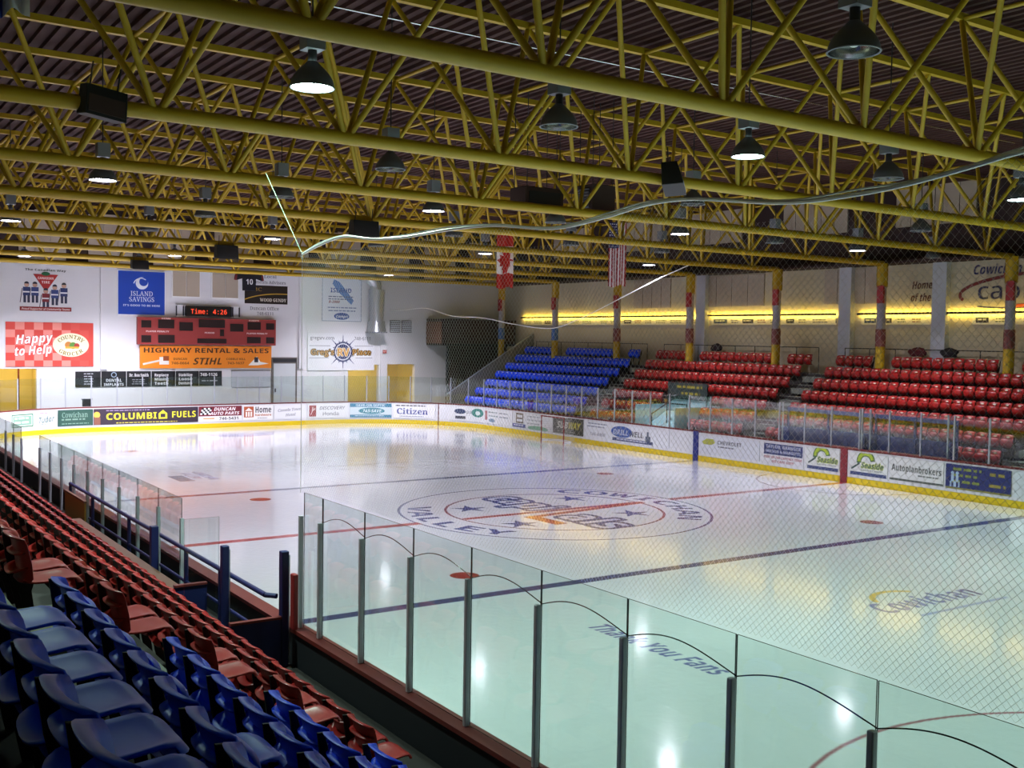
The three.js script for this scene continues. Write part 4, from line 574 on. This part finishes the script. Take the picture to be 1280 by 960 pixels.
// right wall: strip lights, banners, lettering
const fixture = [[-29.6, -14.25, 'farthest'], [-13.3, -5.5, 'second'], [-4.4, -0.85, 'short'], [-0.15, 5.2, 'nearest']];
for (const [a, b, q] of fixture) {
  const len = b - a, t = thing('strip_light', `${q} black strip light glowing yellow along the wall behind the far stand`, 'lamp', [18.98, 6.26, (a + b) / 2]);
  box('channel', M.black, t, 0.05, 0.09, len, 0, 0, 0); const em = glow('#ffe069', 5);
  for (const y of [-0.03, 0.03]) { const n = Math.max(1, Math.round(len / 2.44)); for (let i = 0; i < n; i++) { const l = len / n; rod('tube', em, t, [0.05, y, -len / 2 + l * i + 0.04], [0.05, y, -len / 2 + l * (i + 1) - 0.04], 0.016); } }
  for (let z = -len / 2 + 0.4; z < len / 2; z += 2.4) box('bracket', M.black, t, 0.2, 0.03, 0.03, 0.1, 0, z);
  const l = new THREE.RectAreaLight('#ffd858', TUBE, len, 0.07); l.position.set(19.055, 6.26, (a + b) / 2); l.lookAt(20, 6.26, (a + b) / 2); scene.add(l);
  const w = Math.min(len, b > 0 ? 3.6 : len) - 0.2, tex = printed(Math.min(w, 7.4), 0.34, 100, (g, W_, H) => { for (let x = 0.15; x < W_ - 0.5;) { const k = rnd(), cw = 0.45 + rnd() * 0.5; if (k < 0.25) { g.fillStyle = ['#3a3a40', '#7a3a34', '#3a4a68'][Math.floor(rnd() * 3)]; g.fillRect(x, 0.07, cw, 0.2); fine(g, x + 0.06, 0.12, cw - 0.12, 1, 0.1, 0.09, '#e8e2c8'); } else fine(g, x, 0.1, cw, 2, 0.1, 0.07, ['#5a6a4a', '#7a4a3a', '#4a4a52'][Math.floor(rnd() * 3)]); x += cw + 0.25; } }, '#e9e4c8');
  tex.wrapS = THREE.RepeatWrapping; tex.repeat.set(w / Math.min(w, 7.4), 1);
  const f = new THREE.MeshStandardMaterial({ map: tex, roughness: 0.6 });
  tag(part('banner_strip', boxGeo(0.03, 0.34, w), [M.white, f, M.white, M.white, M.white, M.white], scene, [19.17, 5.98, (a + b) / 2]), `pale strip of small sponsor logos under the ${q} yellow strip light`, 'banner');
}
lettering('wall_lettering', 'dark red painted wall lettering reading Home of the', 1.6, 1.1, 100, [19.18, 7.15, -1.5], -Math.PI / 2, (g, w, h) => { fit(g, 'Home', 0.85, 0.3, 0.95, 0.42, BI, '#5a2a2a'); fit(g, 'of the', 0.8, 0.8, 0.95, 0.42, BI, '#5a2a2a'); });
lettering('wall_lettering', 'large painted team emblem with an oval ring and hockey stick on the wall', 6.0, 2.1, 100, [19.18, 7.2, 3.0], -Math.PI / 2, (g, w, h) => { fit(g, "Cowichan's", 1.9, 0.34, 2.3, 0.5, BI, '#2c2f66'); g.strokeStyle = '#7a3430'; g.lineWidth = 0.12; g.beginPath(); g.ellipse(3.0, 1.15, 2.75, 0.6, -0.06, Math.PI * 0.9, Math.PI * 1.9); g.stroke(); fit(g, 'capitals', 2.9, 1.15, 3.9, 0.9, N_, '#3a3c62'); g.strokeStyle = '#c0562f'; g.lineWidth = 0.13; g.beginPath(); g.moveTo(2.1, 0.5); g.lineTo(2.35, 1.75); g.lineTo(3.1, 1.72); g.stroke(); g.strokeStyle = '#4a4c70'; g.lineWidth = 0.04; g.beginPath(); g.moveTo(1.0, 1.75); g.quadraticCurveTo(2.6, 1.95, 4.8, 1.6); g.stroke(); });

// ================================================================ HANGING THINGS
function cloth(name, label, w, h, pos, turn, draw, bg) {
  const g = new THREE.PlaneGeometry(w, h, 20, 16), p = g.attributes.position;
  for (let i = 0; i < p.count; i++) { const x = p.getX(i), y = p.getY(i), d = 0.5 - y / h; p.setZ(i, 0.05 * Math.sin(x / w * 16 + y) * (0.5 + d) + 0.02 * Math.sin(y * 3 + x * 9)); p.setY(i, y + 0.05 * Math.sin(x / w * 7) * d); }
  g.computeVertexNormals(); const t = thing(name, label, 'flag', pos, turn);
  part('cloth', g, new THREE.MeshStandardMaterial({ map: printed(w, h, 160, draw, bg), roughness: 0.85, side: THREE.DoubleSide }), t, [0, -h / 2, 0]);
  rod('rod', M.greyDark, t, [-w / 2 - 0.05, 0, 0], [w / 2 + 0.05, 0, 0], 0.012); for (const s of [-1, 1]) rod('cord', M.greyDark, t, [s * w / 2, 0, 0], [s * w / 2, 11.36 - pos[1], 0], 0.005);
}
cloth('flag', 'red and white maple leaf flag hanging upright under the roof trusses', 0.64, 2.15, [4.45, 9.09, -9.55], -0.45, (g, w, h) => { g.fillStyle = '#fbf3f0'; g.fillRect(0, 0.55, w, 1.05); g.save(); g.translate(w / 2, 1.08); g.rotate(-Math.PI / 2); g.scale(0.55, 0.3); g.fillStyle = '#c62a22'; g.beginPath(); for (const [x, y] of [[0, -1], [0.18, -0.6], [0.4, -0.7], [0.32, -0.15], [0.6, -0.4], [0.68, -0.2], [0.95, -0.25], [0.85, 0.05], [0.98, 0.18], [0.45, 0.55], [0.5, 0.7], [0.06, 0.62], [0.06, 1], [-0.06, 1], [-0.06, 0.62], [-0.5, 0.7], [-0.45, 0.55], [-0.98, 0.18], [-0.85, 0.05], [-0.95, -0.25], [-0.68, -0.2], [-0.6, -0.4], [-0.32, -0.15], [-0.4, -0.7], [-0.18, -0.6]]) g.lineTo(x, y); g.fill(); g.restore(); }, '#c3322a');
cloth('flag', 'stars and stripes flag hanging upright under the roof trusses', 0.62, 2.25, [5.93, 9.17, -4.55], -0.5, (g, w, h) => { for (let i = 0; i < 13; i++) { g.fillStyle = i % 2 ? '#f2eceb' : '#a52a30'; g.fillRect(i * w / 13, 0, w / 13 + 0.002, h); } g.fillStyle = '#2a2c5e'; g.fillRect(0, 0, w * 0.58, 0.9); g.fillStyle = '#e8e8f2'; for (let i = 0; i < 5; i++) for (let j = 0; j < 9; j++) { g.beginPath(); g.arc(0.035 + i * 0.072, 0.06 + j * 0.097, 0.017, 0, 7); g.fill(); } });
cloth('flag', 'blue and white flag hanging beside the nearest truss in the roof', 0.42, 1.55, [-16.78, 9.42, 14.3], -0.2, (g, w, h) => { g.fillStyle = '#2a3fa0'; g.fillRect(0, 0, w * 0.45, h); }, '#d8d8e4');
function speaker(label, pos, w, h, d, rot, front, turnFace) {
  const t = thing('loudspeaker', label, 'speaker', pos); t.rotation.set(...rot);
  const s = new THREE.Shape([[-d / 2, -h / 2], [d / 2, -h / 2], [d * 0.22, h / 2], [-d / 2, h / 2]].map((p) => new THREE.Vector2(...p))), g = new THREE.ExtrudeGeometry(s, { depth: w, bevelEnabled: true, bevelSize: 0.012, bevelThickness: 0.012, bevelSegments: 1 }); g.translate(0, 0, -w / 2); g.rotateY(-Math.PI / 2);
  part('cabinet', g, M.black, t); box('grille', front, t, w * 0.92, h * 0.8, 0.02, 0, -h * 0.02, d * 0.39, [-0.27, 0, 0]);
  for (const q of [-1, 1]) rod('hanger', M.greyDark, t, [q * w * 0.35, h / 2, -d * 0.2], [q * w * 0.35, h / 2 + 0.35, -d * 0.2], 0.012);
}
speaker('dark loudspeaker box on the second truss chord near the stand', [-14.7, 8.26, 8.98], 0.58, 0.4, 0.3, [0.1, 0.2, -0.12], M.brownBox);
speaker('black wedge loudspeaker with a pale grille on the chord over mid rink', [-3.82, 8.24, 8.98], 0.78, 0.44, 0.4, [-0.1, 0.75, -0.1], std('#6f7a7c', 0.3, { metalness: 0.4 }));
speaker('dark loudspeaker on the truss chord just past centre ice', [-5.25, 7.95, -1.98], 0.74, 0.48, 0.4, [0.1, 0, 0], M.black);
speaker('dark loudspeaker on a truss chord short of the far blue line', [-5.4, 7.95, -12.9], 0.76, 0.46, 0.4, [0.1, 0, 0], M.black);
speaker('small dark loudspeaker on the truss above the square blue sign', [-5.6, 8.0, -23.8], 0.7, 0.36, 0.4, [0.1, 0, 0], M.black);
function heater(label, pos, w, h, d, vents) { const t = thing('roof_heater', label, 'heater', pos); part('case', new RoundedBoxGeometry(w, h, d, 2, 0.03), M.brownBox, t); if (vents) for (let i = 0; i < 7; i++) box('louvre', M.greyDark, t, 0.03, 0.05, d * 0.7, -w / 2 - 0.01, -h * 0.35 + i * h * 0.11, 0, [0, 0, 0.4]); else box('grille', M.black, t, w * 0.8, h * 0.6, 0.02, 0, 0, d / 2 + 0.005); for (const q of [-1, 1]) for (const e of [-1, 1]) rod('hanger', M.greyDark, t, [q * w * 0.42, h / 2, e * d * 0.4], [q * w * 0.42, 11.36 - pos[1], e * d * 0.4], 0.012); }
heater('long brown heater box hung in the roof over mid rink', [-2.62, 8.55, 2.55], 1.2, 0.56, 0.7, false);
heater('square brown louvred heater box hung in the roof over mid rink', [-0.75, 8.72, 2.6], 0.78, 0.7, 0.7, true);
{ // jersey hung from the duct
  const t = thing('hanging_jersey', 'black hockey jersey numbered ten hanging from the duct by the far wall', 'jersey', [2.05, 8.3, -31.0]);
  const s = new THREE.Shape([[-0.3, 0], [-0.75, -0.12], [-0.7, -0.4], [-0.36, -0.3], [-0.34, -0.95], [0.34, -0.95], [0.36, -0.3], [0.7, -0.4], [0.75, -0.12], [0.3, 0], [0, -0.08]].map((p) => new THREE.Vector2(...p)));
  const g = new THREE.ExtrudeGeometry(s, { depth: 0.08, bevelEnabled: true, bevelSize: 0.02, bevelThickness: 0.02, bevelSegments: 2 }); part('body', g, std('#1b1a22', 0.9), t);
  part('number', new THREE.PlaneGeometry(0.5, 0.5), new THREE.MeshStandardMaterial({ map: printed(0.5, 0.5, 160, (q, w, h) => fit(q, '10', w / 2, h / 2, 0.4, 0.4, B, '#e8e8ec'), '#1b1a22'), roughness: 0.9 }), t, [0, -0.5, 0.105]);
  for (const q of [-1, 1]) { box('cuff', std('#7a2a2a', 0.9), t, 0.1, 0.3, 0.13, q * 0.74, -0.27, 0.04, [0, 0, q * 0.17]); rod('cord', M.greyDark, t, [q * 0.28, 0, 0.04], [q * 0.28, 0.12, -0.2], 0.006); }
}
{ // ducts along the far wall
  const t = thing('air_duct', 'silver spiral duct along the far wall turning down beside the map sign', 'duct');
  const run = new THREE.CylinderGeometry(0.26, 0.26, 10.4, 20); run.rotateZ(Math.PI / 2); part('run', run, M.duct, t, [3.9, 8.52, -31.6]);
  for (let i = 0; i < 24; i++) { const r = new THREE.TorusGeometry(0.265, 0.012, 5, 20); r.rotateY(Math.PI / 2); part('seam', r, M.duct, t, [-1.1 + i * 0.435, 8.52, -31.6]); }
  part('elbow', tube([[9.05, 8.52, -31.6], [9.5, 8.42, -31.6], [9.9, 8.1, -31.6], [10.02, 7.6, -31.6]], 0.34, 16, 16), M.duct, t);
  part('drop', new THREE.CylinderGeometry(0.5, 0.4, 1.9, 20), M.duct, t, [10.05, 6.75, -31.6]);
  const hood = new THREE.CylinderGeometry(0.5, 0.62, 0.7, 4, 1); hood.rotateY(Math.PI / 4); part('hood', hood, M.duct, t, [10.05, 5.52, -31.6]); box('hood_band', M.grey, t, 1.0, 0.06, 0.9, 10.05, 5.2, -31.6);
}
// ================================================================ FAR CORNER AND FAR STAND
{
  const t = thing('box_room', 'dark brown raised box room in the far corner over the terrace wall', 'cabin', [16.42, 5.28, -31.22]);
  box('shell', M.brownBox, t, 5.3, 1.46, 1.86, 0, 0, 0); box('side_panel', M.wood, t, 0.06, 1.3, 1.8, -2.68, -0.03, 0); box('fascia', M.wallDark, t, 5.34, 0.12, 1.88, 0, 0.75, 0); box('floor_band', M.black, t, 5.34, 0.1, 1.88, 0, -0.75, 0);
  box('leg', M.greyDark, t, 0.12, 3.75, 0.12, -2.2, -2.65, 0.8); box('wall', M.wallDark, t, 4.4, 3.8, 0.1, 0.55, -2.63, -0.2);
}
{
  const t = thing('stand_side_wall', 'sloping grey side wall with a pale rail at the end of the blue seats', 'wall', [0, 0, -28.55], 0, null, 'structure');
  const s = new THREE.Shape([[13.1, 0.7], [19.25, 0.7], [19.25, 5.3], [13.1, 1.62]].map((p) => new THREE.Vector2(...p))), g = new THREE.ExtrudeGeometry(s, { depth: 0.1, bevelEnabled: false }); part('parapet', g, std('#85837f', 0.85), t); rod('rail', M.post, t, [13.1, 1.68, 0.05], [19.2, 5.35, 0.05], 0.035);
}
for (const [a, b, q] of [[-27.6, -17.5, 'blue seats'], [-16.2, -6.2, 'first red seats'], [-4.8, 5.2, 'second red seats']]) {
  const t = thing('rear_rail', `thin black rail behind the top row of the ${q}`, 'railing', [18.78, 3.68, 0]);
  rod('bar', M.black, t, [0, 1.12, a], [0, 1.12, b], 0.018); const n = Math.round((b - a) / 1.25); for (let i = 0; i <= n; i++) rod('post', M.black, t, [0, 0, a + (b - a) * i / n], [0, 1.12, a + (b - a) * i / n], 0.015);
}
{ // entrance tunnel in the far stand
  const t = thing('stand_entrance', 'pale blue walled entrance tunnel cut into the red seats of the far stand', 'entrance', [0, 0, 0], 0, null, 'structure');
  box('back_wall', M.tealPaint, t, 0.08, 1.55, 2.7, 15.72, 1.52, -11.05); for (const z of [-12.36, -9.74]) box('side_wall', M.tealPaint, t, 2.1, 1.3, 0.08, 14.7, 1.4, z);
  box('ramp', M.tealPaint, t, 1.5, 0.06, 2.5, 14.85, 1.35, -11.05, [0, 0, 0.5]);
  const sgn = thing('entrance_sign', 'dark sign board with yellow lettering above the pale blue entrance tunnel', 'sign', [15.62, 2.72, -11.05]); const f = new THREE.MeshStandardMaterial({ map: printed(2.6, 0.72, 100, (g) => { fine(g, 0.6, 0.14, 1.9, 1, 0.1, 0.18, '#a89a3a'); fine(g, 0.9, 0.44, 1.4, 1, 0.1, 0.18, '#a89a3a'); }, '#2f3a38'), roughness: 0.6 });
  part('board', boxGeo(0.06, 0.72, 2.6), [M.black, f, M.black, M.black, M.black, M.black], sgn); box('leg', M.black, sgn, 0.05, 0.5, 0.05, 0.06, -0.5, -1.2); box('leg', M.black, sgn, 0.05, 0.5, 0.05, 0.06, -0.5, 1.2);
  const r = thing('handrail', 'dark handrail standing in the pale blue entrance tunnel', 'railing', [0, 0.75, -11.3]); rod('rail', M.black, r, [13.7, 0.95, 0], [15.3, 1.75, 0], 0.03); rod('post', M.black, r, [13.7, 0, 0], [13.7, 0.95, 0], 0.025); rod('post', M.black, r, [14.6, 0, 0], [14.6, 1.4, 0], 0.025); rod('rail', M.black, r, [14.6, 1.4, 0], [14.6, 1.4, 1.3], 0.03); rod('post', M.black, r, [14.6, 0, 1.3], [14.6, 1.4, 1.3], 0.025);
}
// penalty boxes
for (const [a, b, q] of [[-3.3, 0.55, 'far'], [0.75, 3.95, 'near']]) {
  const t = thing('penalty_box', `navy blue penalty box behind the far boards, ${q} side of the red post`, 'penalty box', [13.2, 0.75, (a + b) / 2]), len = b - a;
  box('back_panel', M.navy, t, 0.06, 1.0, len, 0.5, 0.5, 0); for (const z of [-len / 2, 0, len / 2]) box('post', M.navy, t, 0.07, 1.75, 0.07, 0.46, 0.88, z); box('top_band', M.navy, t, 0.06, 0.14, len, 0.48, 1.68, 0);
  part('pane', boxGeo(0.01, 0.6, len - 0.1), M.glass, t, [0.5, 1.3, 0]); for (const z of [-len / 2, len / 2]) { box('side_panel', M.navy, t, 0.42, 1.0, 0.05, 0.26, 0.5, z); box('divider_post', M.post, t, 0.05, 1.95, 0.05, 0.05, 0.98, z * 0.96); }
  box('bench', M.wood, t, 0.3, 0.05, len - 0.3, 0.3, 0.45, 0); box('bench_leg', M.black, t, 0.05, 0.45, 0.05, 0.3, 0.22, -len / 3); box('bench_leg', M.black, t, 0.05, 0.45, 0.05, 0.3, 0.22, len / 3);
}
function coat(label, pos, color) { const g = new THREE.SphereGeometry(0.3, 20, 14), p = g.attributes.position; for (let i = 0; i < p.count; i++) { const v = new THREE.Vector3().fromBufferAttribute(p, i), k = 1 + 0.35 * noise.noise(v.x * 6, v.y * 6, v.z * 6 + pos[2]); p.setXYZ(i, v.x * k * 0.5, Math.max(-0.16, v.y * k * 0.65), v.z * k * 1.25); } g.computeVertexNormals(); tag(part('coat', g, std(color, 0.95), scene, pos), label, 'coat'); }
coat('dark coat left over the top row of the second red block', [18.55, 4.69, 0.3], '#1a1518');
coat('dark red coat left over the top row of the second red block', [18.55, 4.69, -1.1], '#4a1518');
coat('dark coat left over the top row of the first red block', [18.55, 4.69, -12.2], '#241618');
{ // goal pushed against the far boards
  const t = thing('hockey_goal', 'red-framed hockey goal pushed aside against the far boards', 'goal', [12.12, 0, -16.72]), r = 0.03, h = 1.2, w = 0.92, d = 0.68;
  for (const s of [-1, 1]) rod('post', M.redPaint, t, [0, 0, s * w], [0, h, s * w], r); rod('crossbar', M.redPaint, t, [0, h, -w - r], [0, h, w + r], r);
  part('base_frame', tube([[0, 0.03, -w], [d * 0.6, 0.03, -w], [d, 0.03, -w * 0.5], [d, 0.03, w * 0.5], [d * 0.6, 0.03, w], [0, 0.03, w]], 0.025, 40, 6), M.white, t); part('top_frame', tube([[0, h, -w], [0.4, h, -w * 0.8], [0.45, h, 0], [0.4, h, w * 0.8], [0, h, w]], 0.018, 30, 6), M.white, t);
  const geos = []; const str = (a, b) => { const c = new THREE.CylinderGeometry(0.004, 0.004, 1, 4, 1, true), A = new THREE.Vector3(...a), Bv = new THREE.Vector3(...b), dd = Bv.clone().sub(A); c.applyMatrix4(new THREE.Matrix4().compose(A.clone().add(Bv).multiplyScalar(0.5), new THREE.Quaternion().setFromUnitVectors(UPV, dd.clone().normalize()), new THREE.Vector3(1, dd.length(), 1))); geos.push(c); };
  for (let i = 0; i <= 20; i++) { const z = -w + 2 * w * i / 20; str([0.43, h, z], [d, 0.03, z]); str([0, h, z], [0.43, h, z]); } for (let i = 0; i <= 12; i++) { const y = h * i / 12, x = d + (0.43 - d) * i / 12; str([x, y, -w], [x, y, w]); for (const s of [-1, 1]) str([0, y, s * w], [x, y, s * w]); }
  const m = part('netting', mergeGeometries(geos), M.strand, t); m.userData = { kind: 'stuff' };
}
// ================================================================ NEAR BENCH
{
  const t = thing('bench_handrail', 'dark blue pipe handrail along the players bench beside the near stand', 'railing', [-13.38, 0.75, 0]);
  rod('top_rail', M.bluePaint, t, [0, 0.92, 0.2], [0, 0.92, 11.9], 0.034); rod('top_rail', M.bluePaint, t, [0, 0.92, 11.9], [0.1, 0.92, 12.03], 0.034); rod('lower_rail', M.bluePaint, t, [0, 0.42, 2.0], [0, 0.42, 11.9], 0.026);
  for (const z of [0.2, 2.3, 5.15, 8.55, 10.15]) rod('post', M.bluePaint, t, [0, -0.0, z], [0, 0.92, z], 0.034);
}
function gatePost(label, x, z, top, w) { const t = thing('gate_post', label, 'post', [x, 0.75, z]); part('shaft', new RoundedBoxGeometry(w, top - 0.75, w * 1.1, 2, 0.015), M.bluePaint, t, [0, (top - 0.75) / 2, 0]); box('face_plate', M.post, t, 0.02, top - 0.85, w * 0.8, w / 2 + 0.005, (top - 0.75) / 2, 0); }
gatePost('thick dark blue gate post where the tall glass begins', -13.19, 12.05, 2.25, 0.1);
gatePost('thick dark blue gate post at the free end of the short glass pane', -13.48, 10.62, 2.1, 0.1);
gatePost('thick dark blue gate post halfway along the bench handrail', -13.5, 7.2, 1.84, 0.12);
for (const [x0, x1, z, label] of [[-13.92, -13.25, 12.1, 'dark blue end panel closing the players bench beside the tall glass'], [-13.92, -13.45, 9.75, 'dark blue panel across the players bench near the short glass']]) { const t = thing('bench_end_panel', label, 'panel', [(x0 + x1) / 2, 0.75, z]); box('sheet', M.bluePaint, t, x1 - x0, 0.64, 0.05, 0, 0.32, 0); box('cap', M.cap, t, x1 - x0, 0.03, 0.08, 0, 0.655, 0); }
{ const t = thing('pad', 'dark red padding on the post at the start of the tall glass', 'pad', [-13.12, 1.26, 12.22]); part('cushion', new RoundedBoxGeometry(0.07, 0.72, 0.12, 2, 0.02), M.redPaint, t, [0, 0.36, 0]); }
{ const t = thing('players_bench', 'long wooden players bench between handrail and glass', 'bench', [-13.72, 0.75, 6.2]); box('seat_plank', M.wood, t, 0.28, 0.05, 7.0, 0, 0.43, -0.6); for (const z of [-3.8, -1.2, 1.2, 2.7]) box('leg', M.black, t, 0.2, 0.4, 0.06, 0, 0.2, z); }
{ const t = thing('notice_board', 'dull gold panel between the first two posts of the bench handrail', 'panel', [-13.5, 0.75, 1.25]); box('sheet', M.gold, t, 0.03, 0.75, 1.9, 0, 0.4, 0); box('edge', M.wood, t, 0.05, 0.04, 1.94, 0, 0.79, 0); }
{ // hat on the far glass and smoke detector
  const t = thing('camera_box', 'small dark box standing on the far boards over the green advertisement', 'box', [-6.35, 1.26, -30.72]); box('case', M.black, t, 0.42, 0.34, 0.12, 0, 0.17, 0); box('hood', M.greyDark, t, 0.5, 0.04, 0.14, 0, 0.36, 0);
}
{ const c = part('ceiling_conduit', tube([[-19, 11.1, 6.6], [-4, 11.1, 6.4], [12, 11.1, 6.6]], 0.02, 20, 6), M.silver, scene); tag(c, 'thin pale conduit running across under the dark roof deck', 'conduit'); }
renderer.render(scene, camera);
